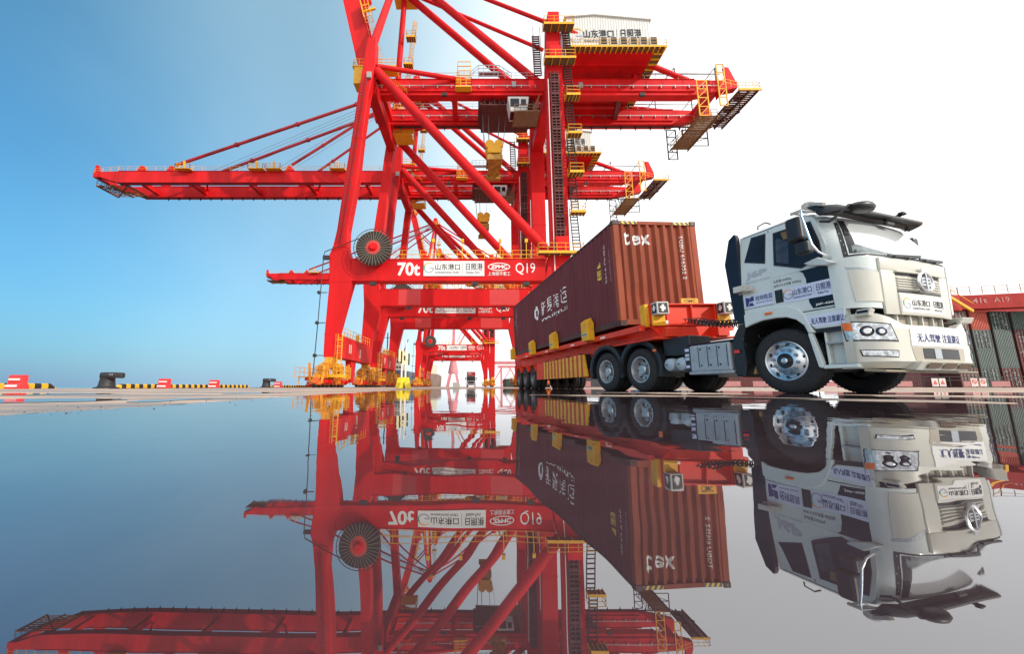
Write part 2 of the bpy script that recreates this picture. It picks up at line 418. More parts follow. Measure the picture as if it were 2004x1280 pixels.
def water_mat(name, deep, ior, rough, wave, wscale, dist, film=0.0):
    m = bpy.data.materials.new(name); m.use_nodes = True
    t = m.node_tree; t.nodes.remove(t.nodes['Principled BSDF'])
    o = t.nodes['Material Output']
    g = t.nodes.new('ShaderNodeNewGeometry')
    d = t.nodes.new('ShaderNodeBsdfDiffuse'); d.inputs['Color'].default_value = (*deep, 1)
    n0 = t.nodes.new('ShaderNodeTexNoise'); n0.inputs['Scale'].default_value = 7; n0.inputs['Detail'].default_value = 8
    t.links.new(g.outputs['Position'], n0.inputs['Vector'])
    mr = t.nodes.new('ShaderNodeMapRange'); mr.inputs['To Min'].default_value = .4; mr.inputs['To Max'].default_value = 1.6
    t.links.new(n0.outputs['Fac'], mr.inputs['Value'])
    vs = t.nodes.new('ShaderNodeVectorMath'); vs.operation = 'SCALE'; vs.inputs[0].default_value = deep
    t.links.new(mr.outputs['Result'], vs.inputs['Scale']); t.links.new(vs.outputs['Vector'], d.inputs['Color'])
    gl = t.nodes.new('ShaderNodeBsdfGlossy'); gl.inputs['Roughness'].default_value = rough
    if film:
        rf = t.nodes.new('ShaderNodeMapRange'); rf.inputs['From Min'].default_value = .50; rf.inputs['From Max'].default_value = .72; rf.inputs['To Max'].default_value = film
        t.links.new(n0.outputs['Fac'], rf.inputs['Value']); t.links.new(rf.outputs['Result'], gl.inputs['Roughness'])
    gl.inputs['Color'].default_value = (0.96, 0.96, 0.97, 1)
    fr = t.nodes.new('ShaderNodeFresnel'); fr.inputs['IOR'].default_value = ior
    mx = t.nodes.new('ShaderNodeMixShader')
    w1 = t.nodes.new('ShaderNodeTexNoise'); w1.inputs['Scale'].default_value = wscale; w1.inputs['Detail'].default_value = 2
    t.links.new(g.outputs['Position'], w1.inputs['Vector'])
    bp = t.nodes.new('ShaderNodeBump'); bp.inputs['Strength'].default_value = wave; bp.inputs['Distance'].default_value = dist
    t.links.new(w1.outputs['Fac'], bp.inputs['Height'])
    t.links.new(bp.outputs['Normal'], gl.inputs['Normal']); t.links.new(bp.outputs['Normal'], fr.inputs['Normal'])
    t.links.new(fr.outputs['Fac'], mx.inputs['Fac']); t.links.new(d.outputs[0], mx.inputs[1]); t.links.new(gl.outputs[0], mx.inputs[2])
    t.links.new(mx.outputs[0], o.inputs['Surface'])
    return m
CONCRETE = concrete_mat()
PUDDLE = water_mat('puddle_water', (0.044, 0.030, 0.034), 2.9, 0.0, 0.5, 4.0, 0.0022, 0.045)
SEAM = water_mat('sea_water', (0.02, 0.05, 0.07), 1.45, 0.12, 0.8, 0.5, 0.4)

QX = -24.75     # quay edge
def sheet(name, poly, z, mt, kind='structure', t=0.0):
    m = M()
    m.add([(x, y, z) for x, y in poly], [tuple(range(len(poly)))])
    me = m.mesh(name, mt)
    if me.polygons[0].normal.z < 0: me.flip_normals()
    return tag(link(name, me), kind=kind)
def sea_sheet(m):
    me = m.mesh('sea', SEAM)
    if me.polygons[0].normal.z < 0: me.flip_normals()
    return link('sea', me)
m = M(); m.box(QX, 900, -40, 1500, -6, 0)
tag(m.build('pavement', CONCRETE), kind='structure')
m = M(); m.add([(-40000, -3000, -3.6), (QX - 0.3, -3000, -3.6), (QX - 0.3, 50000, -3.6), (-40000, 50000, -3.6)], [(0, 1, 2, 3)])
tag(sea_sheet(m), kind='structure')
m = M(); m.add([(QX - 0.3, 1500.5, -3.6), (40000, 1500.5, -3.6), (40000, 50000, -3.6), (QX - 0.3, 50000, -3.6)], [(0, 1, 2, 3)])
tag(sea_sheet(m), kind='structure')
m = M(); m.box(QX - 0.3, QX - 0.002, -40, 1500, -6, 0.02)
tag(m.build('quay_wall', CONC, bevel=0.03), kind='structure')

def wobble(poly, amp, n=8):
    out_ = []
    for (a, b) in zip(poly, poly[1:] + poly[:1]):
        for i in range(n):
            k = i / n
            x, y = a[0] + (b[0] - a[0]) * k, a[1] + (b[1] - a[1]) * k
            q = 0 if i == 0 else 1
            s_ = amp * (0.05 + math.hypot(x, y) * 0.06)
            out_.append((x + q * random.uniform(-s_, s_) * .6, y + q * random.uniform(-s_, s_)))
    return out_
PUDDLE_MAIN = [(-1.65, 1.24), (-1.76, 1.4), (-1.78, 1.59), (-1.77, 1.79), (-1.76, 2.06), (-1.8, 2.42), (-1.86, 3.04), (-1.96, 3.9), (-2.02, 5.12), (-2.05, 6.55), (-2.1, 9.09), (-1.71, 12.57), (-0.67, 16.34), (1.86, 19.45), (4.21, 18.15), (4.64, 13.62), (5.5, 10.9), (6.69, 8.61), (7.46, 7.11), (10.68, 6.82), (14, 3), (14, -4), (-5, -4), (-5, 0.6)]
sheet('puddle', wobble(PUDDLE_MAIN, 0.35), 0.004, PUDDLE)
for poly in [[(-3.18, 2.42), (-3.03, 2.57), (-2.86, 2.74), (-2.91, 3.16), (-3.51, 3.49), (-4.04, 3.42), (-4.16, 3.16)], [(-6.0, 4.55), (-5.88, 4.96), (-5.79, 5.46), (-5.34, 5.65), (-6.69, 6.3), (-7.63, 6.3), (-7.72, 5.85)], [(-2.3, 2.49), (-2.31, 2.83), (-2.37, 3.42), (-2.65, 3.42), (-2.63, 2.93)], [(-3.71, 5.46), (-3.51, 6.3), (-3.39, 7.11), (-4.36, 7.44)]]:
    sheet('puddle', wobble(poly, 0.25, 5), 0.004, PUDDLE)
# low dry ridges of the slab that stand out of the water
for poly in [[(2.21, 7.05), (3.32, 6.6), (4.09, 5.46), (3.83, 5.12), (3.03, 6.02), (2.03, 6.49)], [(2.34, 4.1), (3.05, 3.35), (3.57, 2.35), (3.37, 2.22), (2.82, 3.1), (2.21, 3.87)], [(0.68, 4.96), (1.98, 4.55), (2.9, 4.1), (2.76, 3.9), (1.84, 4.22), (0.64, 4.68)], [(4.81, 5.12), (5.94, 3.9), (5.43, 3.57), (4.39, 4.68)]]:
    m = M(); n_ = len(poly)
    pp = wobble(poly, 0.12, 4)
    cx_ = sum(p[0] for p in pp) / len(pp); cy_ = sum(p[1] for p in pp) / len(pp)
    m.add([(x, y, 0.001) for x, y in pp] + [(cx_ + (x - cx_) * .9, cy_ + (y - cy_) * .6, 0.010) for x, y in pp],
          [(i, (i + 1) % len(pp), len(pp) + (i + 1) % len(pp), len(pp) + i) for i in range(len(pp))] + [tuple(range(len(pp), 2 * len(pp)))])
    tag(m.build('pavement_ridge', CONCRETE), kind='structure')
for x_ in (-19.5, 11.9):
    m = M(); m.box(x_ - 0.07, x_ + 0.07, 20, 420, 0.001, 0.025)
    tag(m.build('crane_rail', DARK), kind='structure')

# loose grit along the water's edge
random.seed(21)
m = M()
for k in range(110):
    i_ = random.randrange(0, 8); a = PUDDLE_MAIN[i_]; b = PUDDLE_MAIN[i_ + 1]; q = random.random()
    x = a[0] + (b[0] - a[0]) * q + random.gauss(0, .18) - .05; y = a[1] + (b[1] - a[1]) * q + random.gauss(0, .12)
    r = random.choice((.0015, .002, .003, .0045)) * random.uniform(.8, 1.3)
    o = len(m.v)
    m.v += [(x + r * math.cos(t) * random.uniform(.7, 1.3), y + r * math.sin(t) * random.uniform(.7, 1.3), .003) for t in (0, 1.26, 2.5, 3.77, 5)] + [(x, y, .004 + r * .8)]
    m.f += [(o + j, o + (j + 1) % 5, o + 5) for j in range(5)]; m.mi += [0] * 5
tag(m.build('grit', mat('grit_brown', (.07, .055, .045), .9)), kind='stuff')
# ------------------------------------------------------------------ ship-to-shore cranes
MC = {}
def shared(key, fn):
    if key not in MC: MC[key] = fn()
    return MC[key]
def cpart(name, key, fn, parent):
    return link(name, shared(key, fn), parent)
YA, YB = 4.6, 11.4           # near faces of the two main girders
PLAT_Z = (18.3, 24.2, 30.2, 36.3, 42.5, 48.7, 54.6)

def m_leg_sea():
    m = M()
    m.loft([(4.0, -20.26, -18.76), (7.0, -20.3, -18.6), (14.4, -20.1, -17.0), (17.75, -20.35, -17.4), (18.1, -20.45, -17.45), (19.4, -19.95, -17.9), (22, -19.5, -18.0), (30, -18.85, -17.0),
            (36.3, -18.2, -16.65), (43.5, -17.65, -16.1), (48.8, -17.1, -15.3), (51, -16.9, -15.3), (53.6, -16.6, -15.35)], 0, 1.6)
    return m.mesh('leg', RED, bevel=0.05, seg=1)
def m_leg_land():
    m = M()
    m.loft([(4.0, 11.35, 13.0), (7.0, 11.2, 13.1), (14.4, 9.6, 13.25), (17.75, 10.2, 13.3), (19.4, 10.7, 13.25), (47, 10.75, 13.3), (57, 11.1, 13.1)], 0, 1.6)
    return m.mesh('leg', RED, bevel=0.05, seg=1)
def m_beam():
    m = M()
    m.box(-17.25, 9.75, 0.03, 1.55, 14.65, 17.62)
    m.box(-17.3, 9.9, -0.05, 1.63, 14.50, 14.64)
    m.box(-17.3, 9.9, -0.05, 1.63, 17.63, 17.72)
    return m.mesh('portal_beam', RED, bevel=0.03, seg=1)
def m_tie(x0, x1, z0, z1):
    m = M(); m.box(x0, x1, 1.605, 15.995, z0, z1); return m.mesh('tie_beam', RED, bevel=0.05, seg=1)
def m_girder(x0, x1, taper=True):
    m = M()
    def sec(x, zb, zt): return [(x, 0, zb), (x, 1.15, zb), (x, 1.15, zt), (x, 0, zt)]
    S_ = [sec(x0, 47.5, 50.4), sec(x1 - 7, 47.5, 50.4), sec(x1, 48.9, 50.1)]
    m.add(sum(S_, []), [(i * 4 + k, i * 4 + (k + 1) % 4, i * 4 + 4 + (k + 1) % 4, i * 4 + 4 + k) for i in range(2) for k in range(4)] + [(0, 1, 2, 3), (8, 9, 10, 11)])
    m.box(x0, x1 - 7, -0.12, 1.27, 50.405, 50.48)
    m.box(x0, x1 - 7, -0.12, 1.27, 47.40, 47.495)
    m.box(x0, x1 - 7.2, -0.25, -0.003, 48.05, 48.2)
    for k in range(int((x1 - x0) / 6)):
        m.box(x0 + 3 + 6 * k, x0 + 3.08 + 6 * k, -0.03, 1.18, 47.5, 50.4)
    return m.mesh('girder', RED)
def m_boom(y):
    """one boom girder in hinge coordinates: reaches towards -x, z=0 at girder mid-height"""
    m = M()
    if True:
        def sec(x, zb, zt): return [(x, y, zb), (x, y + 1.15, zb), (x, y + 1.15, zt), (x, y, zt)]
        S_ = [sec(0.2, -1.4, 1.4), sec(-66, -1.4, 1.4), sec(-70.6, 0.1, 1.3)]
        m.add(sum(S_, []), [(i * 4 + k, i * 4 + (k + 1) % 4, i * 4 + 4 + (k + 1) % 4, i * 4 + 4 + k) for i in range(2) for k in range(4)] + [(0, 1, 2, 3), (8, 9, 10, 11)])
        m.box(-66, 0, y - 0.12, y + 1.27, 1.405, 1.48)
        m.box(-66, 0, y - 0.12, y + 1.27, -1.50, -1.405)
    return m.mesh('boom_girder', RED)
def m_boom_ties():
    m = M()
    m.box(-0.35, 0.35, YA + 1.155, YB - 0.005, -0.9, 0.3); return m.mesh('boom_tie', RED)
def m_boom_lat(sg):
    m = M(); m.bar((sg * 4, YA + 1.2, .9), (sg * .4, YB - .1, .5), 0.35); return m.mesh('boom_brace', RED)
def m_boom_end():
    m = M()
    m.box(-71.6, -70.62, YA - 0.2, YB + 1.4, -0.2, 0.9)
    m.prism([(-70.7, 0.9), (-72.0, 0.9), (-71.8, 3.1), (-71.2, 3.1)], lambda x, z, y: (x, y, z), YA + 0.2, YA + 0.7)
    m.prism([(-70.7, 0.9), (-72.0, 0.9), (-71.8, 3.1), (-71.2, 3.1)], lambda x, z, y: (x, y, z), YB + 0.2, YB + 0.7)
    return m.mesh('boom_end', RED)
def m_boom_deck():
    m = M()
    for k in range(22):
        x = -60 + 2.7 * k
        m.prism([(x, -1.5), (x + 0.55, -1.5), (x + 0.3, -2.25)], lambda a, z, y: (a, y, z), YB + .45, YB + .6)
    return m.mesh('festoon_track', DARK)
RUSTY = mat('rusty_walkway', (0.22, 0.085, 0.025), .7, var=.4, vscale=1.5, dirt=.5)
def m_tip_deck():
    m = M()
    for x in (-71.9, -68.2, -64.4): m.bar((x, YA + 1.2, -1.55), (x, YB, -1.55), .3, .35)
    for k in range(8): m.bar((-71.9, YA + 1.4 + .72 * k, -1.5), (-64.4, YA + 1.4 + .72 * k, -1.5), .1, .2)
    m.bar((-71.9, YA + 1.2, -1.5), (-64.4, YB, -1.5), .2); m.bar((-64.4, YA + 1.2, -1.5), (-71.9, YB, -1.5), .2)
    m.rail([(-71.9, YA + 1.2, -1.4), (-71.9, YB, -1.4)], 1.2, 1.2, .08)
    return m.mesh('tip_walkway', RUSTY)
def m_boom_rail():
    m = M()
    for y in (YA - 0.05, YB + 1.2): m.rail([(-66, y, 1.48), (0, y, 1.48)], 1.1, 2.2, 0.05)
    m.rail([(-71.5, YA, 1.0), (-66, YA, 1.48)], 1.1, 2, .05)
    return m.mesh('railing', YEL)
def m_lug(x, y):
    m = M()
    if True:
        m.prism([(x - 1.5, 1.48), (x + 1.2, 1.48), (x - 0.1, 3.0), (x - 0.6, 3.0)], lambda a, z, yy: (a, yy, z), y + .2, y + .9)
    return m.mesh('stay_lug', RED)
def m_boom_plat(x):
    m = M()
    m.box(x - 1.8, x + 1.8, YA - 1.3, YA - 0.14, 1.35, 1.48)
    m.rail([(x - 1.75, YA - .2, 1.48), (x - 1.75, YA - 1.25, 1.48), (x + 1.75, YA - 1.25, 1.48), (x + 1.75, YA - .2, 1.48)], 1.2, 1.2, .07)
    m.bar((x, YA - .6, 1.5), (x - .2, YA - .6, 3.6), .3)
    return m.mesh('boom_platform', YEL)
def m_platform(lx, ly):
    m = M(); m.cur = 1; m.box(.06, lx - .06, .06, ly, -0.10, -.02); m.cur = 0
    m.box(0, lx, 0, .06, -.30, .06); m.box(0, .06, .06, ly, -.30, .06); m.box(lx - .06, lx, .06, ly, -.30, .06)
    for k in range(1, 4): m.box(lx * k / 4, lx * k / 4 + .1, .06, ly, -.24, -.10)
    return m.mesh('platform', [YEL, mat('deck_grating', (.16, .11, .05), .7, var=.3)])
def m_platrail(lx, ly):
    m = M(); m.rail([(0.05, ly, 0), (0.05, 0.05, 0), (lx - .05, 0.05, 0), (lx - .05, ly, 0)], 1.15, 1.3, 0.06)
    return m.mesh('railing', YEL)
def m_stair(h, run):
    m = M(); n = int(h / 0.5)
    for i in range(n):
        k = (i + .5) / n
        m.box(0.06, 0.94, run * k - .12, run * k + .12, h * k - 0.03, h * k + 0.03)
    m.bar((0, 0, 0), (0, run, h), .06, .25); m.bar((1, 0, 0), (1, run, h), .06, .25)
    m.bar((0, 0, 1), (0, run, h + 1), .05); m.bar((1, 0, 1), (1, run, h + 1), .05)
    return m.mesh('stair_flight', DARK)
def m_tube(a, b, r):
    m = M(); m.tube(a, b, r, n=14); return m.mesh('brace', RED, smooth=40)
def m_lift():
    m = M()
    m.box(11.35, 12.55, -0.10, -0.02, 19.5, 47.2)
    for x in (11.35, 11.93, 12.5): m.box(x - .06, x + .06, -0.42, -0.105, 19.5, 47.2)
    for k in range(56):
        z = 19.7 + k * 0.49
        m.box(11.3, 12.6, -0.45, -0.3, z, z + (0.16 if k % 4 else 0.34))
    return m.mesh('lift_shaft', RUST)
def m_pipe():
    m = M(); m.tube((11.0, -.2, 14), (11.0, -.2, 46), .07, n=6); return m.mesh('white_pipe', PRINTW)
def m_towerbox(x, z):
    m = M(); m.box(x, x + 1.7, -1.2, -0.02, z, z + 2.2); m.box(x + .2, x + 1.5, -1.23, -1.2, z + .3, z + 1.9)
    return m.mesh('switch_box', RED, bevel=.04, seg=1)
def m_house_wall():
    m = M(); n = 64
    # ribbed cladding: near and far gable walls with a shallow ridge, side walls plain ribs
    x0, x1 = 14.5, 27.8
    def top(x): return 58.0 + 0.9 * (1 - abs(x - 19.0) / 9.0)
    for y, sg in ((1.3, -1), (17.0, 1)):
        vs = []
        for i in range(n + 1):
            x = x0 + (x1 - x0) * i / n; o = 0.05 * sg if i % 2 else 0
            vs += [(x, y + o, 52.35), (x, y + o, top(x))]
        m.add(vs, [(2 * i, 2 * i + 2, 2 * i + 3, 2 * i + 1) for i in range(n)])
    for x, sg in ((x0, -1), (x1, 1)):
        vs = []
        for i in range(n + 1):
            y = 1.3 + 15.7 * i / n; o = 0.05 * sg if i % 2 else 0
            vs += [(x + o, y, 52.35), (x + o, y, top(x))]
        m.add(vs, [(2 * i, 2 * i + 2, 2 * i + 3, 2 * i + 1) for i in range(n)])
    return m.mesh('wall', WHITE)
def m_house_roof():
    m = M()
    pts = [(14.2, 58.45), (19.0, 58.92), (28.1, 57.98), (28.1, 58.15), (19.0, 59.1), (14.2, 58.62)]
    m.prism(pts, lambda x, z, y: (x, y, z), 1.0, 17.3)
    return m.mesh('roof', WHITE)
def m_house_floor():
    m = M(); m.box(14.3, 28.0, 1.1, 17.2, 51.9, 52.34)
    for y in (3, 6, 9, 12, 15): m.box(14.3, 28.0, y, y + .2, 51.6, 51.9)
    for x in (15.2, 26.5):
        for y in (5.0, 11.8): m.box(x, x + .7, y, y + .6, 50.5, 51.9)
    return m.mesh('floor_frame', RED)
def m_house_plat():
    m = M(); m.cur = 1; m.box(13.6, 29.5, 0.06, 1.05, 52.05, 52.15); m.box(28.05, 29.5, 1.05, 17, 52.05, 52.15); m.cur = 0
    m.box(13.6, 29.6, 0, .06, 51.9, 52.2); m.box(29.5, 29.6, .06, 17, 51.9, 52.2)
    for k in range(16): m.box(28.05, 29.5, 1.2 + k, 1.32 + k, 51.75, 52.04)
    for k in range(20): m.box(13.7 + .82 * k, 13.8 + .82 * k, 0.07, 1.05, 51.7, 52.04)
    return m.mesh('walkway', [YEL, mat('deck_grating', (.16, .11, .05), .7, var=.3)])
def m_house_rail():
    m = M(); m.rail([(13.6, .05, 52.2), (29.55, .05, 52.2), (29.55, 17, 52.2)], 1.1, 1.4, .05)
    return m.mesh('railing', YEL)
def m_fan():
    m = M(); m.box(0, 1.15, 0, .6, 0, 1.75); m.cur = 1
    m.box(.1, 1.05, -.02, .0, .35, 1.65)
    return m.mesh('fan_unit', [WHITE, BLACK], bevel=.02, seg=1)
def m_trolley():
    m = M()
    for y in (YA + 1.3, YB - .6): m.box(0.5, 10, y, y + .5, 47.2, 47.9)
    for x in (0.5, 3, 6, 9.2): m.box(x, x + .6, YA + 1.3, YB - .1, 46.4, 47.2)
    m.box(2, 8, YA + 2, YB - 1, 47.95, 49.6); m.box(1, 9.5, YA + .5, YB + .5, 46.1, 46.3)
    for k in range(12): m.bar((.8 + .8 * k, YA + .6, 46.3), (.8 + .8 * k, YA + .6, 48), .1)
    for k in range(6): m.bar((.8 + 1.5 * k, YA + .7, 46.3), (2.3 + 1.5 * k, YA + .7, 47.6), .12)
    return m.mesh('trolley', RUST)
def m_cab():
    m = M(); m.prism([(5.6, 43.4), (8.3, 43.4), (8.6, 46.05), (5.2, 46.05)], lambda x, z, y: (x, y, z), 3.2, 5.6)
    return m.mesh('operator_cab', WHITE, bevel=.06, seg=1)
def m_cabglass():
    m = M(); m.box(5.6, 7.0, 3.15, 3.19, 44.2, 45.6); m.box(7.3, 8.1, 3.15, 3.19, 44.4, 45.5)
    m.prism([(5.6, 43.33), (7.2, 43.33), (7.2, 43.38), (5.6, 43.38)], lambda x, z, y: (x, y, z), 3.4, 5.2)
    return m.mesh('window', GLASSD)
def m_cabdeck():
    m = M(); m.box(6.2, 10.2, 2.6, 6.2, 42.9, 43.05); m.rail([(6.2, 2.65, 43.05), (10.1, 2.65, 43.05), (10.1, 6.1, 43.05)], 1.1, 1, .07)
    for k in range(6): m.bar((9.0 + .2 * k, 2.7 + .6 * k, 43), (10.3, 2.7 + .6 * k, 46.2), .09)
    return m.mesh('cab_walkway', mat('weathered_deck', (0.20, 0.12, 0.07), .7, var=.3))
def m_headblock():
    m = M()
    pr_ = lambda x, z, y: (x, y, z)
    for y in (7.3, 9.3):
        for dx in (-.75, .75): m.lathe([(0, -.35), (.75, -.35), (.75, .35), (0, .35)], (3.2 + dx, y + .3, 40.6), 'y', 18)
    m.box(2.1, 4.3, 7.0, 10.0, 38.8, 39.9)
    m.box(2.5, 3.9, 7.3, 9.7, 39.9, 40.4)
    return m.mesh('headblock', YEL)
def m_spreader():
    m = M(); m.box(1.9, 4.5, 7.0, 10.0, 37.6, 38.4); m.box(2.2, 4.2, 5.6, 11.4, 36.9, 37.55)
    for y in (5.3, 10.9): m.box(1.95, 4.45, y, y + .8, 36.4, 37.2)
    for x in (2.2, 4.0): m.box(x, x + .3, 7, 10, 38.4, 38.6)
    return m.mesh('spreader', mat('weathered_yellow', (0.42, 0.22, 0.03), .6, var=.4, vscale=1.5, dirt=.7))
def m_ropes():
    m = M()
    for x in (1.6, 2.4, 3.9, 4.8):
        for y in (7.4, 7.8, 9.4, 9.8): m.tube((x, y, 41), (x * 1.3 - .9, y, 47.2), .03, n=4)
    return m.mesh('hoist_rope', ROPE)
def m_reel_disc():
    m = M(); m.lathe([(0.5, -.35), (2.35, -.35), (2.38, 0), (2.35, .35), (0.5, .35)], (0, 0, 0), 'y', 48)
    for k in range(7): m.lathe([(0.75 + .23 * k, -.38), (0.85 + .23 * k, -.38)], (0, 0, 0), 'y', 40)
    return m.mesh('cable_drum', mat('cable_rubber', (0.030, 0.020, 0.016), .6, var=.5, vscale=5))
def m_reel_spoke():
    m = M(); m.bar((.5, -.42, 0), (2.62, -.42, 0), .04, .05); return m.mesh('spoke', mat('spoke_paint', (.24, .20, .15), .6))
def m_reel_rim():
    m = M(); m.path([(2.62 * math.cos(R(6 * k)), -.40, 2.62 * math.sin(R(6 * k))) for k in range(61)], .05, 5)
    return m.mesh('guard_ring', DARK)
def m_reel_hub():
    m = M(); m.lathe([(0, -.75), (.35, -.75), (.45, -.6), (.5, -.45), (1.0, -.42), (1.0, -.36)], (0, 0, 0), 'y', 24)
    m.box(-.4, .4, .36, .85, -1.6, .5)
    return m.mesh('hub', RED, smooth=30)
def m_bogie():
    m = M()
    m.prism([(-1.15, .95), (1.15, .95), (1.15, .55), (.85, .3), (-.85, .3), (-1.15, .55)], lambda y, z, x: (x, y, z), -.32, .32)
    m.box(-.45, .45, -.5, .5, .9, 1.25)
    for y in (-.6, .6): m.box(.33, .7, y - .3, y + .25, .35, .85); m.box(-.7, -.33, y - .25, y + .3, .35, .8)
    return m.mesh('bogie', ORG, bevel=.03, seg=1)
def m_wheel():
    m = M(); m.lathe([(0, -.22), (.3, -.22), (.42, -.2), (.42, .2), (.3, .22), (0, .22)], (0, 0, 0), 'x', 18)
    return m.mesh('wheel', DARK)
def m_equal(big):
    m = M(); P = lambda y, z, x: (x, y, z)
    if big:
        m.prism([(-3.2, 2.7), (-3.2, 2.2), (-2.2, 2.2), (-1.6, 2.55), (1.6, 2.55), (2.2, 2.2), (3.2, 2.2), (3.2, 2.7), (.9, 3.4), (.75, 4.15), (-.75, 4.15), (-.9, 3.4)], P, -.55, .55)
        for y in (-2.65, 0, 2.65): m.lathe([(0, -.7), (.28, -.7), (.28, .7), (0, .7)], (0, y, 2.45 if y else 3.75), 'x', 14)
        for y in (-1.5, 1.5): m.box(-.68, .68, y - .07, y + .07, 2.5, 3.2)
    else:
        m.prism([(-1.75, 1.45), (-1.75, 1.2), (-.9, 1.2), (-.6, 1.4), (.6, 1.4), (.9, 1.2), (1.75, 1.2), (1.75, 1.45), (.5, 2.0), (.4, 2.45), (-.4, 2.45), (-.5, 2.0)], P, -.45, .45)
        for y in (-1.3, 1.3): m.lathe([(0, -.58), (.2, -.58), (.2, .58), (0, .58)], (0, y, 1.35), 'x', 12)
        for y in (-.8, .8): m.box(-.55, .55, y - .05, y + .05, 1.35, 1.9)
    return m.mesh('equalizer_beam', YELB, bevel=.03, seg=1)
def m_gantry_rail():
    m = M()
    m.box(-1.9, -1.1, -6.0, 6.0, 1.25, 1.33); m.rail([(-1.85, -6, 1.33), (-1.85, 6, 1.33)], 1.1, 1.2, .06)
    for k in range(6): m.bar((-1.5, -5.6 + 2.2 * k, .3), (-1.5, -5.6 + 2.2 * k, 1.3), .08)
    return m.mesh('bogie_walkway', YELB)
def m_actuator():
    m = M()
    for y in (-4.4, -1.2, 1.3, 4.2):
        m.bar((.75, y, .5), (.75, y + .7, 3.3), .28, .22); m.bar((-.75, y + .2, .5), (-.75, y - .4, 3.0), .24, .2)
        m.box(.55, .95, y + .9, y + 1.3, 1.2, 2.9)
    m.bar((.9, -5, 2.2), (.9, 5, 2.2), .12); m.bar((.9, -5, 3.0), (.9, 1, 3.0), .1)
    return m.mesh('brake_gear', YELB)
def m_drive():
    m = M()
    for y in (-3.9, -2.2, 2.1, 3.8): m.lathe([(0, -.4), (.24, -.4), (.24, .4), (0, .4)], (.95, y, .75), 'y', 12); m.box(.6, .95, y - .2, y + .2, .5, 1.0)
    return m.mesh('drive_motor', RED)
def m_ladder(h):
    m = M()
    m.bar((-.3, 0, 0), (-.3, 0, h), .09); m.bar((.3, 0, 0), (.3, 0, h), .09)
    for k in range(int(h / .35)): m.bar((-.3, 0, .2 + .35 * k), (.3, 0, .2 + .35 * k), .05)
    for k in range(int((h - 2) / .9)):
        z = 2.2 + .9 * k
        m.path([(-.42, 0, z), (-.42, -.5, z), (0, -.8, z), (.42, -.5, z), (.42, 0, z)], .04, 4)
    for x, y in ((-.42, -.5), (0, -.8), (.42, -.5)): m.bar((x, y, 2.2), (x, y, h), .04)
    return m.mesh('caged_ladder', YEL)
def m_sill_extra():
    m = M(); m.prism([(-1.2, 4.0), (1.2, 4.0), (.5, .7), (-.5, .7)], lambda y, z, x: (x, y, z), -.45, .45)
    return m.mesh('storm_anchor', RED, bevel=.03, seg=1)
def m_porthole():
    m = M()
    for y in (5.2, 5.9): m.box(0, .02, y, y + .38, 5.0, 6.3)
    m.box(0, .02, 10.2, 10.9, 4.6, 6.0)
    return m.mesh('hatch', mat('hatch_paint', (.62, .45, .38), .5))
def m_maint():
    m = M()
    for k in range(22): m.box(36, 39.2, 4.0 + .4 * k, 4.26 + .4 * k, 43.2, 43.3)
    m.bar((36, 4, 43.15), (36, 12.8, 43.15), .15, .3); m.bar((39.2, 4, 43.15), (39.2, 12.8, 43.15), .15, .3)
    for x in (36.2, 39):
        for k in range(8): m.bar((x, 4.1 + 1.2 * k, 43.0), (x, 4.1 + 1.2 * k, 42.7), .12)
    m.rail([(36.05, 12.7, 43.3), (36.05, 4.1, 43.3), (39.1, 4.1, 43.3)], 1.1, 1.2, .07)
    return m.mesh('maintenance_platform', mat('ochre_deck', (0.20, 0.095, 0.03), .7, var=.4))
def m_maint_frame(x, y, z0, z1, wd, mt):
    m = M()
    for a in (x, x + wd): m.bar((a, y, z0), (a, y, z1), .16)
    n = max(2, int((z1 - z0) / 1.5))
    for k in range(n + 1):
        z = z0 + (z1 - z0) * k / n; m.bar((x, y, z), (x + wd, y, z), .12)
        if k < n:
            z2 = z0 + (z1 - z0) * (k + 1) / n
            m.bar((x, y, z), (x + wd, y, z2), .1)
    return m.mesh('hanging_frame', mt)
def m_end_deck():
    m = M()
    for x in (42.6, 44.2, 45.6): m.bar((x, 3.4, 47.3), (x, 12.4, 47.3), .16, .4)
    for k in range(20): m.box(42.6, 45.6, 3.55 + .44 * k, 3.8 + .44 * k, 47.4, 47.5)
    m.bar((42.7, 3.6, 47.1), (45.8, 8, 47.1), .16); m.bar((45.8, 8, 47.1), (42.7, 12.6, 47.1), .16)
    for k in range(3): m.bar((43.2, 5 + 2.6 * k, 46.9), (45.2, 5.8 + 2.6 * k, 48.0), .2); m.box(43.4, 44.6, 5 + 2.6 * k, 6 + 2.6 * k, 47.5, 48.3)
    return m.mesh('end_deck', mat('dark_grating', (.10, .030, .018), .7, var=.4))
def m_end_rail():
    m = M(); m.box(42.4, 46.1, 3.2, 3.42, 47.25, 47.6); m.rail([(40, 3.3, 48.2), (42.5, 3.4, 47.6), (46.0, 3.4, 47.6), (46.0, 12.8, 47.6)], 1.2, 1.2, .06)
    return m.mesh('railing', YEL)
def m_end_bracket(y):
    m = M()
    if True:
        m.prism([(42.0, 50.0), (43.5, 49.5), (43.3, 50.6), (42.4, 53.0), (41.6, 53.1)], lambda x, z, yy: (x, yy, z), y, y + .45)
    return m.mesh('end_bracket', RED)
def m_top_frames(y):
    m = M()
    if True:
        for x in (28.5, 33.5, 40.3):
            m.bar((x, y, 50.5), (x, y, 53.2), .14); m.bar((x - 2.1, y, 50.5), (x, y, 53.2), .14)
        m.bar((28, y, 52), (41, y, 52), .1)
    return m.mesh('cable_post', DARK)
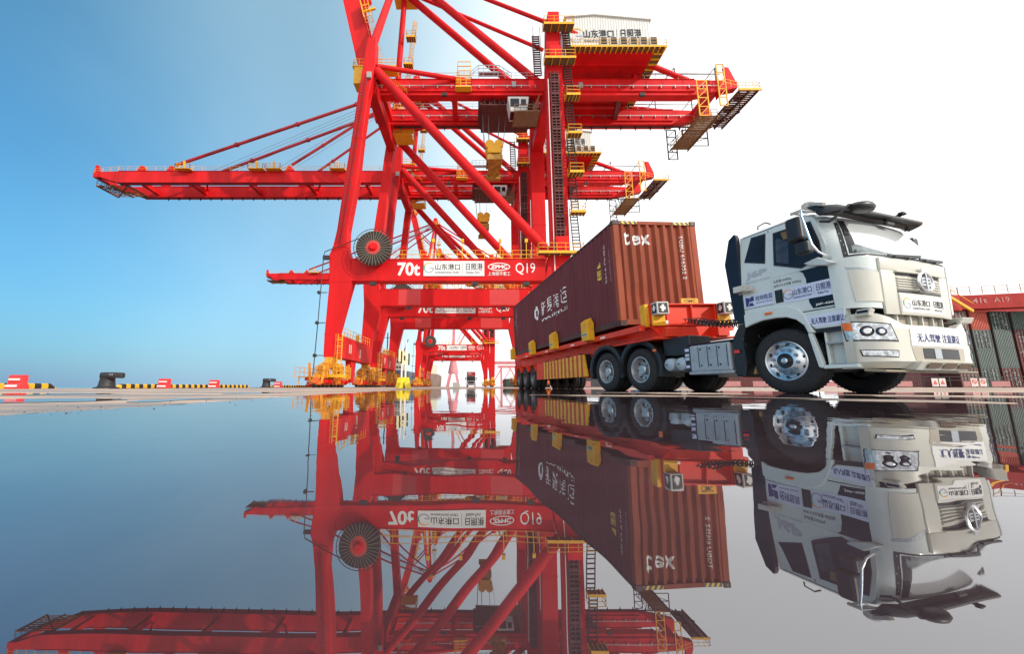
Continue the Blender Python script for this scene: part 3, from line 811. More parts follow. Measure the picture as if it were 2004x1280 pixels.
def m_girder_rail():
    m = M()
    for y in (YA - .1, YB - .1):
        m.rail([(-15, y, 50.48), (14, y, 50.48)], 1.1, 1.8, .05); m.rail([(28, y, 50.48), (41, y, 50.3)], 1.1, 1.8, .05)
    m.rail([(-17.2, .02, 17.72), (-17.2, .02, 17.72 + .001)], .1, 1, .01)
    return m.mesh('railing', STEEL)
def m_beam_rail():
    m = M(); m.rail([(-11.5, .1, 17.72), (10.3, .1, 17.72)], 1.25, 1.25, .05)
    m.rail([(-11.5, 1.5, 17.72), (10.3, 1.5, 17.72)], 1.25, 1.25, .05)
    for x in (-5.9, -1.8, 3.5, 7.2): m.bar((x, .3, 17.7), (x, .3, 20.2), .10); m.box(x - .2, x + .2, .1, .5, 20.2, 20.7)
    return m.mesh('railing', YEL)
def m_girder_ties():
    m = M()
    m.box(0, .9, YA + 1.16, YB - .005, 48.2, 49.8); return m.mesh('girder_tie', RED)
def m_strut():
    m = M(); m.bar((24.5, YA + 1.2, 49.2), (25.5, YB - .1, 48.6), .8); m.box(24.2, 25.4, 7, 8.6, 49.2, 50.0)
    return m.mesh('cross_strut', mat('oily_red', (.16, .01, .015), .5, var=.3))
def m_midplat():
    m = M()
    m.box(-3.2, -.6, 3.3, 4.4, 47.9, 48.1); m.rail([(-3.2, 4.4, 48.1), (-3.2, 3.35, 48.1), (-.6, 3.35, 48.1), (-.6, 4.4, 48.1)], 1.6, .9, .09, 3)
    m.rail([(-3.0, 4.7, 50.5), (-.8, 4.7, 50.5), (-.8, 5.6, 50.5), (-3.0, 5.6, 50.5), (-3.0, 4.7, 50.5)], 3.4, 1.1, .09, 4)
    for k in range(7): m.bar((-3.1, 3.4, 48.2 + .4 * k), (-2.5, 3.4, 48.2 + .4 * k), .08)
    return m.mesh('girder_platform', YEL)
def m_topcat():
    m = M()
    m.box(.5, 4.0, 4.7, 5.6, 51.9, 52.05); m.rail([(.5, 4.7, 52.0), (4, 4.7, 52.0)], 1.2, .9, .08); m.rail([(-1, 4.7, 50.5), (.5, 4.7, 52.0)], 1.2, .9, .08); m.rail([(4, 4.7, 52.0), (6, 4.7, 50.5)], 1.2, .9, .08)
    for x in (.6, 3.8): m.bar((x, 4.8, 50.5), (x, 4.8, 52), .1)
    return m.mesh('crossover', STEEL)
def m_junction():
    m = M(); m.box(0, .7, -.35, 0, 0, 1.0); return m.mesh('junction_box', mat('grey_enclosure', (.34, .33, .32), .5, var=.2), bevel=.03, seg=1)
def m_flood():
    m = M(); m.bar((0, 0, 0), (0, -.6, -.3), .1); m.box(-.4, .4, -1.0, -.6, -.7, -.2); return m.mesh('floodlight', DARK)
def m_tray():
    m = M(); m.box(-16, 9, -.28, -.255, 49.0, 49.12); m.box(13.4, 40, -.28, -.255, 49.0, 49.12)
    for k in range(24): m.box(-15.5 + 2.3 * k, -15.35 + 2.3 * k, -.255, -.003, 48.7, 49.2)
    return m.mesh('cable_tray', STEEL)
def m_legladder(z0, z1, x0, x1):
    m = M(); n = int((z1 - z0) / .45)
    for o in (0, .55): m.bar((x0 + o, -.25, z0), (x1 + o, -.25, z1), .07)
    for k in range(n): a = k / n; m.bar((x0 + (x1 - x0) * a, -.25, z0 + (z1 - z0) * a), (x0 + .55 + (x1 - x0) * a, -.25, z0 + (z1 - z0) * a), .05)
    return m.mesh('leg_ladder', mat('oily_red', (.16, .01, .015), .5, var=.3))
def m_seam(z, x0, x1):
    m = M(); m.box(x0, x1, -.03, 1.63, z, z + .12); return m.mesh('splice_plate', RED)
def m_hooks():
    m = M()
    for k in range(20):
        x = -14 + 2.7 * k
        if -1 < x < 12: continue
        m.prism([(x, 47.39), (x + .5, 47.39), (x + .25, 46.5)], lambda a, z, y: (a, y, z), YB + .45, YB + .6)
    m.box(-15, 40, YB + .4, YB + .7, 47.25, 47.38)
    return m.mesh('festoon_track', DARK)
def m_pylon(y0, y1):
    m = M(); m.tube((-16.0, y0, 53), (-13.6, y1, 75), .62, .5, n=14); return m.mesh('pylon_leg', RED, smooth=40)
def m_apex():
    m = M(); m.box(-14.6, -12.4, 5.6, 11.9, 74.2, 76.2)
    for y in (6.2, 7.8, 9.4, 11): m.lathe([(0, -.2), (.9, -.2), (.9, .2), (0, .2)], (-13.5, y, 76.6), 'y', 16)
    return m.mesh('apex_head', RED)
def m_apex_plat():
    m = M(); m.box(-15.6, -11.4, 4.6, 12.9, 73.9, 74.1); m.rail([(-15.6, 4.7, 74.1), (-11.4, 4.7, 74.1), (-11.4, 12.8, 74.1), (-15.6, 12.8, 74.1)], 1.2, 1.3, .08)
    return m.mesh('apex_platform', YEL)
def m_hinge_deck():
    m = M()
    m.box(-19.6, -12.6, 2.2, 4.3, 50.6, 50.8)
    m.rail([(-19.5, 4.3, 50.8), (-19.5, 2.3, 50.8), (-12.7, 2.3, 50.8)], 1.2, 1, .07)
    for k in range(12): m.bar((-15 + .35 * k, 4.2, 50.8 - .3 * k), (-15 + .35 * k, 3.2, 50.8 - .3 * k), .1)
    m.box(-19.3, -17.6, 2.3, 4.2, 47.6, 50.6)
    return m.mesh('hinge_walkway', YEL)
def m_hinge_deck2():
    m = M()
    for z in (46.6, 49, 51.5):
        m.box(-15.2, -11.8, 12.7, 15.9, z - .12, z); m.rail([(-15.2, 12.8, z), (-11.8, 12.8, z), (-11.8, 15.8, z)], 1.2, 1, .07)
    for k in range(14): m.bar((-15.2 + .28 * k, 12.9, 46.6), (-14.6 + .2 * k, 13.0, 52.5), .08)
    return m.mesh('hinge_stair', YEL)
def m_rope_set():
    m = M()
    for i in range(8):
        y = 6.8 + .45 * i
        m.tube((-13.6, y, 76), (-64 if i % 2 else -48, y, 51.5), .045, n=4)
    return m.mesh('boom_rope', ROPE)
STAYM = mat('stay_red', (.36, .012, .02), .45, var=.1)
def m_stay(a, b, r):
    m = M(); a, b = Vector(a), Vector(b); m.tube(a, b, r, n=8)
    for k in (.25, .5, .75): m.tube(a.lerp(b, k), a.lerp(b, k + .012), r * 1.45, n=8)
    return m.mesh('forestay', STAYM)
def stays(lowered):
    out_ = []
    for y, ya in ((YA + .5, 6.4), (YB + .5, 11.2)):
        if lowered: out_ += [((-13.8, ya, 75.2), (-70.0, y, 52.2), .36), ((-13.8, ya, 74.6), (-42.5, y, 52.2), .30)]
        else: out_ += [((-13.8, ya, 75.2), (-24, y, 86), .32)]
    return out_
def m_backstays():
    a = [((-13.2, 6.8, 74.8), (10.5, 5.2, 50.4), .62), ((-13.2, 10.8, 74.8), (13, 12, 50.4), .62),
         ((-13.2, 6.2, 75.2), (11.8, .8, 56.9), .30), ((-13.2, 10.6, 75.2), (11.6, 5.6, 57.1), .30),
         ((-15.2, .8, 49.2), (-1.2, 4.9, 50.4), .36), ((-15.2, 16.8, 49.2), (-1.2, 12.1, 50.4), .36),
         ((12.5, 1, 56.8), (36, 5.1, 50.4), .42), ((12.5, 16, 56.8), (36, 12, 50.4), .42)]
    return a
def m_box_tower():
    m = M()
    for k in range(18): m.box(9.3, 10.3, 1.4 + .06 * k, 1.65 + .06 * k, 48.2 + .48 * k, 48.26 + .48 * k)
    for x in (9.25, 10.35): m.bar((x, 1.4, 48.2), (x, 2.6, 56.6), .1, .3); m.bar((x, .6, 49.2), (x, 1.8, 57.4), .07)
    return m.mesh('stair_tower', RUST)
def m_cable_drop():
    m = M()
    m.path([(-13.9, -.4, 21.4), (-17, -.4, 20.2), (-20.9, -.3, 18.6), (-21.0, -.3, 17.6), (-21.15, -.3, 9), (-21.4, -.2, 1.2)], .06, 6)
    for z in (4.2, 8.6, 12.8): m.bar((-21.3, -.25, z), (-20.2, -.25, z), .1); m.lathe([(0, -.12), (.25, -.12), (.25, .12), (0, .12)], (-21.3, -.25, z), 'y', 10)
    m.box(-21.1, -20.3, -.35, -.05, 17.5, 18.1)
    return m.mesh('power_cable', DARK)
def m_cable_pit():
    m = M(); m.box(-22.3, -20.6, -.5, 1.2, .9, 1.35); m.box(-21.9, -21.0, -.3, .9, .1, .9); m.bar((-22.4, .2, .2), (-21.3, .2, 1.6), .18)
    return m.mesh('cable_guide', RED, bevel=.03, seg=1)

def board_fn(y): return lambda a, b: (a, y, b)
def m_sign(code):
    """white print straight on the beam: load, maker's oval, crane number"""
    m = M(); f = board_fn(-0.005)
    letter(m, '70t', f, -10.8, -7.65, 15.25, 17.2, .03)
    letter(m, '上海振华重工', f, 1.75, 4.85, 15.28, 15.85, .012)
    letter(m, code, f, 5.6, 8.3, 15.4, 17.1, .0)
    ov = [(3.3 + 1.55 * math.cos(R(10 * k)), 16.55 + .58 * math.sin(R(10 * k))) for k in range(36)]
    ov2 = [(3.3 + 1.42 * math.cos(R(10 * k)), 16.55 + .47 * math.sin(R(10 * k))) for k in range(36)]
    m.add([f(*p) for p in ov] + [f(*p) for p in ov2], [(i, (i + 1) % 36, 36 + (i + 1) % 36, 36 + i) for i in range(36)])
    letter(m, 'ZPMC', f, 2.15, 4.45, 16.28, 16.82, .04)
    return m.mesh('lettering', PRINTW)
def m_board():
    m = M(); m.box(-7.15, 1.25, -.09, -.005, 15.2, 17.35); return m.mesh('sign_board', PRINTW, bevel=.01, seg=1)
def port_print(m, f, x0, x1, z0, z1, inkslot=2):
    """the port's emblem, names in two scripts and a divider; 4 slots: amber, green, grey, black"""
    W_, H_ = x1 - x0, z1 - z0
    emblem_g(m, f, x0 + .085 * W_, z0 + .52 * H_, .40 * H_)
    m.cur = 3
    letter(m, '山东港口', f, x0 + .19 * W_, x0 + .60 * W_, z0 + .40 * H_, z0 + .82 * H_, .02)
    letter(m, 'SHANDONG PORT', f, x0 + .19 * W_, x0 + .60 * W_, z0 + .16 * H_, z0 + .30 * H_, .02)
    m.add([f(x0 + .645 * W_, z0 + .15 * H_), f(x0 + .65 * W_, z0 + .15 * H_), f(x0 + .65 * W_, z0 + .85 * H_), f(x0 + .645 * W_, z0 + .85 * H_)], [(0, 1, 2, 3)])
    letter(m, '日照港', f, x0 + .70 * W_, x0 + .98 * W_, z0 + .38 * H_, z0 + .86 * H_, .014)
    letter(m, 'Rizhao Port', f, x0 + .71 * W_, x0 + .93 * W_, z0 + .14 * H_, z0 + .32 * H_, .015)
    m.cur = 0
PM = [PRINTO, PRINTG, PRINTS, PRINTK]
def m_board_print():
    m = M(); port_print(m, board_fn(-.097), -7.1, 1.2, 15.22, 17.33); return m.mesh('lettering', PM)
def m_house_print():
    m = M(); port_print(m, board_fn(1.22), 15.0, 26.6, 53.4, 56.9); return m.mesh('lettering', PM)

def build_crane(label, code, x, y, boom_up):
    root = thing('ship_to_shore_crane', label, 'crane', (x, y, 0), 0, 'red quay cranes standing in a row')
    for yy in (0, 16):
        o = cpart('leg', 'legs', m_leg_sea, root); o.location.y = yy
        o = cpart('leg', 'legl', m_leg_land, root); o.location.y = yy
        o = cpart('portal_beam', 'beam', m_beam, root); o.location.y = yy
        rl = cpart('railing', 'beamrail', m_beam_rail, o)
    for xs, k in (((-16.95, -15.45, 45.2, 47.35), 't1'), ((11.0, 13.0, 45.2, 47.35), 't2'), ((-20.15, -18.65, 4.05, 7.2), 't3'), ((11.25, 12.95, 4.05, 7.2), 't4')):
        t_ = cpart('tie_beam', k, lambda: m_tie(*xs), root)
        if k == 't3': h_ = cpart('hatch', 'hatch', m_porthole, t_); h_.location.x = -18.648
    cpart('brace', 'br1', lambda: m_tube((-15.2, .8, 48.3), (10.6, .8, 18.6), .72), root)
    o = cpart('brace', 'br1', None, root); o.location.y = 16
    for i, (a, b, r) in enumerate(m_backstays()):
        cpart('backstay', 'bs%d' % i, lambda: m_tube(a, b, r), root)
    # running gear
    for xx in (-19.5, 12.1):
        for yc in (.8, 16.8):
            e_ = cpart('equalizer_beam', 'eqb', lambda: m_equal(True), root); e_.location = (xx, yc, 0)
            g_ = cpart('bogie_walkway', 'gwalk', m_gantry_rail, root); g_.location = (xx, yc, 0)
            for nm, ky, fn_ in (('brake_gear', 'brk', m_actuator), ('drive_motor', 'drv', m_drive)):
                q_ = cpart(nm, ky, fn_, root); q_.location = (xx, yc, 0); tag(q_, kind='stuff')
            for d in (-2.65, 2.65):
                e2 = cpart('equalizer_beam', 'eqs', lambda: m_equal(False), root); e2.location = (xx, yc + d, 0)
                for d2 in (-1.3, 1.3):
                    b_ = cpart('bogie', 'bogie', m_bogie, root); b_.location = (xx, yc + d + d2, 0)
                    for d3 in (-.6, .6):
                        w_ = cpart('wheel', 'wheel', m_wheel, b_); w_.location = (0, d3, .43)
        a_ = cpart('storm_anchor', 'anchor', m_sill_extra, root); a_.location = (xx, 8.8, 0)
    l_ = cpart('caged_ladder', 'lad1', lambda: m_ladder(6.6), root); l_.location = (-18.2, .2, .5)
    o = cpart('platform', 'plat%d' % 0, lambda: m_platform(3.6, 1.6), root); o.location = (-20.6, -1.7, 1.6)
    cpart('railing', 'prail0', lambda: m_platrail(3.6, 1.6), o)
    # sill-top railing of the seaward tie beam
    def m_sillrail():
        m = M(); m.rail([(-18.7, 2, 7.2), (-18.7, 15.8, 7.2)], 1.2, 1.3, .06); m.rail([(-20.1, 2, 7.2), (-20.1, 15.8, 7.2)], 1.2, 1.3, .06)
        m.box(-19.6, -19.2, 11, 11.5, 7.2, 8.5)
        return m.mesh('railing', YEL)
    cpart('railing', 'sillrail', m_sillrail, root)
    # girders, house, trolley
    for yy in (YA, YB):
        o = cpart('girder', 'girder', lambda: m_girder(-16.7, 43.3), root); o.location.y = yy
    for x in (-16, -4, 13, 39.4):
        o = cpart('girder_tie', 'gties', m_girder_ties, root); o.location.x = x
    cpart('cross_strut', 'gstrut', m_strut, root)
    cpart('railing', 'grail', m_girder_rail, root)
    cpart('girder_platform', 'midp', m_midplat, root); cpart('crossover', 'topcat', m_topcat, root)
    for yy in (YA, YB): o = cpart('cable_tray', 'tray', m_tray, root); o.location.y = yy
    for q in ((-14, YA, 48.6), (6, YA, 48.8), (17, YA, 48.6), (12, -.45, 49.6), (-16.4, 0, 46.2)): o = cpart('junction_box', 'jbox', m_junction, root); o.location = q
    for q in ((-12, YA, 47.3), (-5, YA, 47.3), (16, YA, 47.3), (27, YA, 47.3), (-14, .6, 14.5), (0, .6, 14.5), (7, .6, 14.5), (-12, 16.6, 14.5), (5, 16.6, 14.5)): o = cpart('floodlight', 'flood', m_flood, root); o.location = q
    cpart('leg_ladder', 'lladder', lambda: m_legladder(20, 46, -19.2, -16.9), root)
    for j, (z, a, b) in enumerate(((14.4, -20.13, -16.97), (19.4, -19.98, -17.87), (36.3, -18.23, -16.62), (7.1, -20.33, -18.57), (30, 10.71, 13.33), (42, 10.72, 13.33), (19.4, 10.67, 13.28))):
        for yy in (0, 16): o = cpart('splice_plate', 'seam%d' % j, lambda: m_seam(z, a, b), root); o.location.y = yy
    tag(cpart('festoon_track', 'hooks', m_hooks, root), kind='stuff')
    hs = cpart('machinery_house', 'hfloor', m_house_floor, root)
    cpart('wall', 'hwall', m_house_wall, hs); cpart('roof', 'hroof', m_house_roof, hs)
    cpart('walkway', 'hplat', m_house_plat, hs); cpart('railing', 'hrail', m_house_rail, hs)
    cpart('lettering', 'hprint', m_house_print, hs)
    for k in range(6):
        f_ = cpart('fan_unit', 'fan', m_fan, hs); f_.location = (19.4 + 1.55 * k, .25, 52.2)
    cpart('trolley', 'trolley', m_trolley, root)
    oc = cpart('operator_cab', 'ocab', m_cab, root); cpart('window', 'ocabg', m_cabglass, oc); cpart('cab_walkway', 'ocabd', m_cabdeck, oc)
    cpart('headblock', 'hblock', m_headblock, root); cpart('spreader', 'spread', m_spreader, root); tag(cpart('hoist_rope', 'hrope', m_ropes, root), kind='stuff')
    cpart('maintenance_platform', 'maint', m_maint, root)
    cpart('hanging_frame', 'mf1', lambda: m_maint_frame(36.1, 3.9, 43.2, 49.6, 1.6, YEL), root)
    cpart('hanging_frame', 'mf2', lambda: m_maint_frame(39.6, 3.9, 45.0, 52.6, 1.2, YEL), root)
    cpart('hanging_frame', 'mf3', lambda: m_maint_frame(35.6, 12.9, 41.4, 47.4, 1.7, DARK), root)
    cpart('hanging_frame', 'mf4', lambda: m_maint_frame(38.6, 12.9, 44.2, 47.4, 4.6, DARK), root)
    cpart('end_deck', 'edeck', m_end_deck, root); cpart('railing', 'erail', m_end_rail, root); [cpart('end_bracket', 'ebrk%d' % q, lambda: m_end_bracket((YA, YB)[q] + .3), root) for q in (0, 1)]
    [cpart('cable_post', 'cpost%d' % q, lambda: m_top_frames((YA, YB)[q] + .6), root) for q in (0, 1)]
    # landward leg: lift, stairs, platforms
    cpart('lift_shaft', 'lift', m_lift, root); cpart('white_pipe', 'wpipe', m_pipe, root); cpart('stair_tower', 'stow', m_box_tower, root)
    for k, z in enumerate(PLAT_Z):
        wide = k in (0, 5, 6)
        px = (8.6, 6.2) if k == 0 else (10.4, 4.6) if wide else (13.35, 2.0)
        o = cpart('platform', 'platw%d' % int(px[1] * 10), lambda: m_platform(px[1], 1.5), root); o.location = (px[0], -1.52, z)
        cpart('railing', 'prail%d' % int(px[1] * 10), lambda: m_platrail(px[1], 1.5), o)
        if k < 6:
            dz = PLAT_Z[k + 1] - z
            s_ = cpart('stair_flight', 'stair%d' % int(dz * 10), lambda: m_stair(dz, 1.0), root); s_.location = (13.5, -.9, z)
    for j, (bx, bz) in enumerate(((11.1, 18.35), (11.1, 48.75), (11.1, 54.65))):
        cpart('switch_box', 'sbox%d' % j, lambda: m_towerbox(bx, bz), root)
    # pylon
    cpart('pylon_leg', 'py1', lambda: m_pylon(.8, 6.5), root); cpart('pylon_leg', 'py2', lambda: m_pylon(16.8, 11), root)
    cpart('apex_head', 'apex', m_apex, root); cpart('apex_platform', 'apexp', m_apex_plat, root)
    cpart('hinge_walkway', 'hinge', m_hinge_deck, root); cpart('hinge_stair', 'hinge2', m_hinge_deck2, root)
    l_ = cpart('caged_ladder', 'lad2', lambda: m_ladder(22), root); l_.location = (-14.2, 16.2, 53); l_.rotation_euler = (0, R(5), 0)
    for z in (57, 62, 67):
        o = cpart('platform', 'plat3', lambda: m_platform(1.8, 1.4), root); o.location = (-14.9 + (z - 53) * .11, 14.8 - (z - 53) * .2, z)
        cpart('railing', 'prail3', lambda: m_platrail(1.8, 1.4), o)
    # boom in hinge coordinates
    bm_ = cpart('boom', 'booma', lambda: m_boom(YA), root); cpart('boom_girder', 'boomb', lambda: m_boom(YB), bm_); bm_.location = (-17.0, 0, 48.95)
    if boom_up: bm_.rotation_euler = (0, R(76), 0)
    cpart('boom_end', 'boome', m_boom_end, bm_)
    for x in (-8, -22, -36, -50, -62):
        o = cpart('boom_tie', 'boomt', m_boom_ties, bm_); o.location.x = x
        for sg in ((-1, 1) if x in (-22, -50) else ()):
            o = cpart('boom_brace', 'booml%d' % sg, lambda: m_boom_lat(sg), bm_); o.location.x = x
    tag(cpart('festoon_track', 'boomd', m_boom_deck, bm_), kind='stuff'); cpart('tip_walkway', 'tipdeck', m_tip_deck, bm_); cpart('railing', 'boomr', m_boom_rail, bm_)
    for j, xx in enumerate((-53.5, -25.5, -60.5)):
        for yy in (YA, YB): cpart('stay_lug', 'lug%d%d' % (j, yy), lambda: m_lug(xx, yy), bm_)
    for j, xx in enumerate((-50, -33, -29, -14)): cpart('boom_platform', 'bplat%d' % j, lambda: m_boom_plat(xx), bm_)
    for j, (a, b, r) in enumerate(stays(not boom_up)): cpart('forestay', 'stay%d%d' % (boom_up, j), lambda: m_stay(a, b, r), root)
    if not boom_up: tag(cpart('boom_rope', 'ropes', m_rope_set, root), kind='stuff')
    # cable reel
    rl = cpart('cable_reel', 'reeld', m_reel_disc, root); rl.location = (-13.9, -1.0, 18.85)
    for k in range(32):
        s_ = cpart('spoke', 'spoke', m_reel_spoke, rl); s_.rotation_euler = (0, R(360 / 32 * k), 0)
    cpart('guard_ring', 'reelr', m_reel_rim, rl); cpart('hub', 'reelh', m_reel_hub, rl)
    cpart('power_cable', 'pcable', m_cable_drop, root); cpart('cable_guide', 'cguide', m_cable_pit, root)
    # prints on the near beam, repaint patches on the far one
    bd = cpart('sign_board', 'board', m_board, root); cpart('lettering', 'bprint', m_board_print, bd)
    cpart('lettering', 'code' + code, lambda: m_sign(code), root)
    def m_patch(x0, x1):
        m = M(); m.box(x0, x1, 16.0, 16.035, 14.7, 17.58); return m.mesh('repaint_patch', RED2)
    cpart('repaint_patch', 'pt1', lambda: m_patch(-13.9, -9.9), root); cpart('repaint_patch', 'pt2', lambda: m_patch(2.6, 8.0), root)
    return root

build_crane('nearest red quay crane, Q19 on its beam, boom raised upright', 'Q19', 0, 49.25, True)
build_crane('second red quay crane, Q20 on its beam, long boom lowered over the water', 'Q20', -1.2, 75.55, False)
build_crane('third red quay crane, small in the distance, Q21 on its beam, boom lowered', 'Q21', -4.9, 155, False)
build_crane('farthest red quay crane, Q22 on its beam behind Q21, boom raised', 'Q22', -6.6, 193, True)
# ------------------------------------------------------------------ container on its trailer
TP = (3.815, 9.513, 0.0); TYAW = 0.122; CZ = 1.695
CROT = Matrix.Rotation(0.017, 4, 'X') @ Matrix.Rotation(-0.032, 4, 'Y')
def tilt(x, y, z):
    v = CROT @ Vector((x, y, z - CZ)); return (v.x, v.y, v.z + CZ)

import mathutils.noise as mnoise
CW, CL, CH = 2.438, 12.19, 2.896
def side_prof(y, pitch=.278, d=.036):
    k = (y % pitch) / pitch
    if k < .26: return 0
    if k < .50: return d * (k - .26) / .24
    if k < .76: return d
    return d * (1 - (k - .76) / .24)
def corr_pts(a, b, pitch):
    out_ = [a]; n0 = int(a / pitch) - 1
    for i in range(n0, int(b / pitch) + 2):
        for k in (0, .26, .50, .76):
            t = (i + k) * pitch
            if a + .004 < t < b - .004: out_.append(t)
    return out_ + [b]
cont = thing('shipping_container', 'maroon corrugated forty foot container loaded on the red trailer, tex on its end', 'container', (TP[0], TP[1], CZ), 0)
cont.rotation_euler = (Matrix.Rotation(TYAW, 4, 'Z') @ CROT).to_euler()
def corr_wall(name, along, a, b, z0, z1, off, sgn, pitch, d, mt):
    m = M(); pts = corr_pts(a, b, pitch); vs = []
    for t in pts:
        o = off + sgn * side_prof(t, pitch, d)
        for j in range(9):
            z = z0 + (z1 - z0) * j / 8
            q = max(0, mnoise.noise(Vector((t * .9, z * 1.3 + off * 5, 4.0))) - .12) * .045 * (1 if 0 < j < 8 else 0)   # shallow dents
            vs.append((o + sgn * q, t, z) if along == 'y' else (t, o + sgn * q, z))
    m.add(vs, [(9 * i + j, 9 * i + 9 + j, 9 * i + 10 + j, 9 * i + 1 + j) for i in range(len(pts) - 1) for j in range(8)])
    return m.build(name, mt, cont)
SWALL = corr_wall('side_wall', 'y', .17, CL - .17, .162, CH - .065, .012, 1, .278, .036, CONTR)
corr_wall('side_wall', 'y', .17, CL - .17, .162, CH - .065, CW - .012, -1, .278, .036, CONTR)
FPITCH, FD = .245, .070
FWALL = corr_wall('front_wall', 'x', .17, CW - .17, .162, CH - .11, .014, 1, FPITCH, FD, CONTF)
m = M(); vs = []; pts = corr_pts(.1, CL - .1, .21)
for t in pts:
    o = CH - .012 - side_prof(t, .21, .02); vs += [(.06, t, o), (CW - .06, t, o)]
m.add(vs, [(2 * i, 2 * i + 1, 2 * i + 3, 2 * i + 2) for i in range(len(pts) - 1)]); m.build('roof', CONTR, cont)
for x in (0, CW - .17):
    for y in (0, CL - .17):
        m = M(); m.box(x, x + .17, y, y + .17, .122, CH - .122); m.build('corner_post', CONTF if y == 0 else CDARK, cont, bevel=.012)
for x in (.008, CW - .068):
    m = M(); m.box(x, x + .06, .18, CL - .18, CH - .064, CH - .006); m.build('top_rail', CDARK, cont, bevel=.008, seg=1)
    m = M(); m.box(x - .004, x + .07, .18, CL - .18, .0, .16); m.build('bottom_rail', CDARK, cont, bevel=.008, seg=1)
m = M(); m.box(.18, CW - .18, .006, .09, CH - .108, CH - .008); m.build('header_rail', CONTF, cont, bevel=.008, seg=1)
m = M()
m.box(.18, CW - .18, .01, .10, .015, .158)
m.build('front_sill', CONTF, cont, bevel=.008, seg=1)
for a in (.19, CW - .70):
    m = M(); m.box(a, a + .51, -.001, .0055, CH - .10, CH - .02); o = m.build('height_mark', HAZ, cont)
for x in (-.006, CW - .172):
    for y in (-.006, CL - .172):
        for z in (-.004, CH - .114):
            m = M(); m.box(x, x + .178, y, y + .178, z, z + .118); m.cur = 1
            fx = x - .002 if x < 1 else x + .180; fy = y - .002 if y < 1 else y + .18
            ring = [(.089 + .035 * math.cos(R(30 * k)), .059 + .028 * math.sin(R(30 * k))) for k in range(12)]
            m.add([(fx, y + a, z + b) for a, b in ring], [tuple(range(12))]); m.add([(x + a, fy, z + b) for a, b in ring], [tuple(range(12))])
            m.build('corner_casting', [CDARK, BLACK], cont)
m = M(); m.box(.18, CW - .18, CL - .06, CL - .01, .15, CH - .1); d_ = m.build('rear_door', CONTR, cont)
for x in (.5, .95, 1.5, 1.95):
    m = M(); m.tube((x, CL + .02, .1), (x, CL + .02, CH - .12), .02, n=8); m.build('lock_rod', STEEL, d_)

def corr_print(name, parent, strings, axis, base, sgn, pitch, d, flip, mt, gap=.004):
    """print that follows the corrugation: cut at every fold, then laid on the folded sheet"""
    bm = bmesh.new()
    for s, a0, a1, b0, b1, rot, bold in strings:
        vs, fs = text_geo(s, 0 if any(ord(q) > 0x2e80 for q in s) else bold) if isinstance(s, str) else s
        bv = []
        for x, y in vs:
            if rot == 90: a, b = a0 + (a1 - a0) * y, b1 - (b1 - b0) * x
            else: a, b = a0 + (a1 - a0) * x, b0 + (b1 - b0) * y
            bv.append(bm.verts.new((a, b, 0)))
        for f in fs:
            try: bm.faces.new([bv[i] for i in f])
            except ValueError: pass
    lo = min(v.co.x for v in bm.verts); hi = max(v.co.x for v in bm.verts)
    L_ = flip if flip else 0
    def real(a): return flip - a if flip else a
    for t in corr_pts(min(real(lo), real(hi)), max(real(lo), real(hi)), pitch)[1:-1]:
        bmesh.ops.bisect_plane(bm, geom=bm.verts[:] + bm.edges[:] + bm.faces[:], plane_co=(real(t), 0, 0), plane_no=(1, 0, 0))
    for v in bm.verts:
        t, z = real(v.co.x), v.co.y; o = base + sgn * side_prof(t, pitch, d) - sgn * gap
        v.co = (o, t, z) if axis == 'y' else (t, o, z)
    me = bpy.data.meshes.new(name); bm.to_mesh(me); bm.free(); me.materials.append(mt)
    return link(name, me, parent)
# near side reads from the rear (left) to the front (right): a = CL - y
ring = []
for k in range(24): ring.append((.5 + .5 * math.cos(R(15 * k)), .5 + .5 * math.sin(R(15 * k))))
inn = [(.42 + .27 * (x - .5) * 2 * .55 + .12, .40 + .5 * (y - .5) * .95 + .06) for x, y in ring]
logo = (ring + inn, [(i, (i + 1) % 24, 24 + (i + 1) % 24, 24 + i) for i in range(24)])
corr_print('lettering', SWALL, [('新', 5.40, 6.05, 1.42, 2.02, 0, .03), ('易', 6.22, 6.87, 1.42, 2.02, 0, .03), ('海', 7.04, 7.69, 1.42, 2.02, 0, .03), ('运', 7.86, 8.51, 1.42, 2.02, 0, .03),
    ('www.ubymi.ci', 5.4, 8.45, 1.10, 1.32, 0, .01), (logo, 4.35, 5.0, 1.35, 2.0, 0, 0),
    ('TGBU 616352 2', .62, .78, 1.10, 2.62, 90, .01), ('45G1', .40, .52, 1.7, 2.0, 90, 0),
    ('TEMU 7195', 11.45, 11.60, 1.3, 2.42, 90, 0), ('MAX GR 32500 KG', 11.75, 11.84, 1.3, 2.2, 90, 0)], 'y', .012, 1, .278, .036, CL, PRINTW)
corr_print('warning_label', SWALL, [(([(0, 0), (1, 0), (1, 1), (0, 1)], [(0, 1, 2, 3)]), 11.05, 11.30, 1.50, 1.78, 0, 0), (([(0, 0), (1, 0), (.5, 1)], [(0, 1, 2)]), 11.06, 11.30, 1.86, 2.04, 0, 0)], 'y', .012, 1, .278, .036, CL, mat('label_yellow', (.75, .52, .05), .5))
corr_print('label_print', SWALL, [('4.9m', 11.07, 11.28, 1.55, 1.66, 0, .02), ('TCMU', 11.07, 11.28, 1.69, 1.75, 0, .01)], 'y', .012, 1, .278, .036, CL, PRINTK, .007)
corr_print('lettering', FWALL, [('t', .30, .47, 2.22, 2.60, 0, .02), ('e', .53, .76, 2.22, 2.50, 0, .02), ('x', .80, 1.04, 2.22, 2.50, 0, .02), ('TGBU 616352 2', 1.93, 2.015, 1.25, 2.50, 90, .0)], 'x', .014, 1, FPITCH, FD, 0, PRINTW)

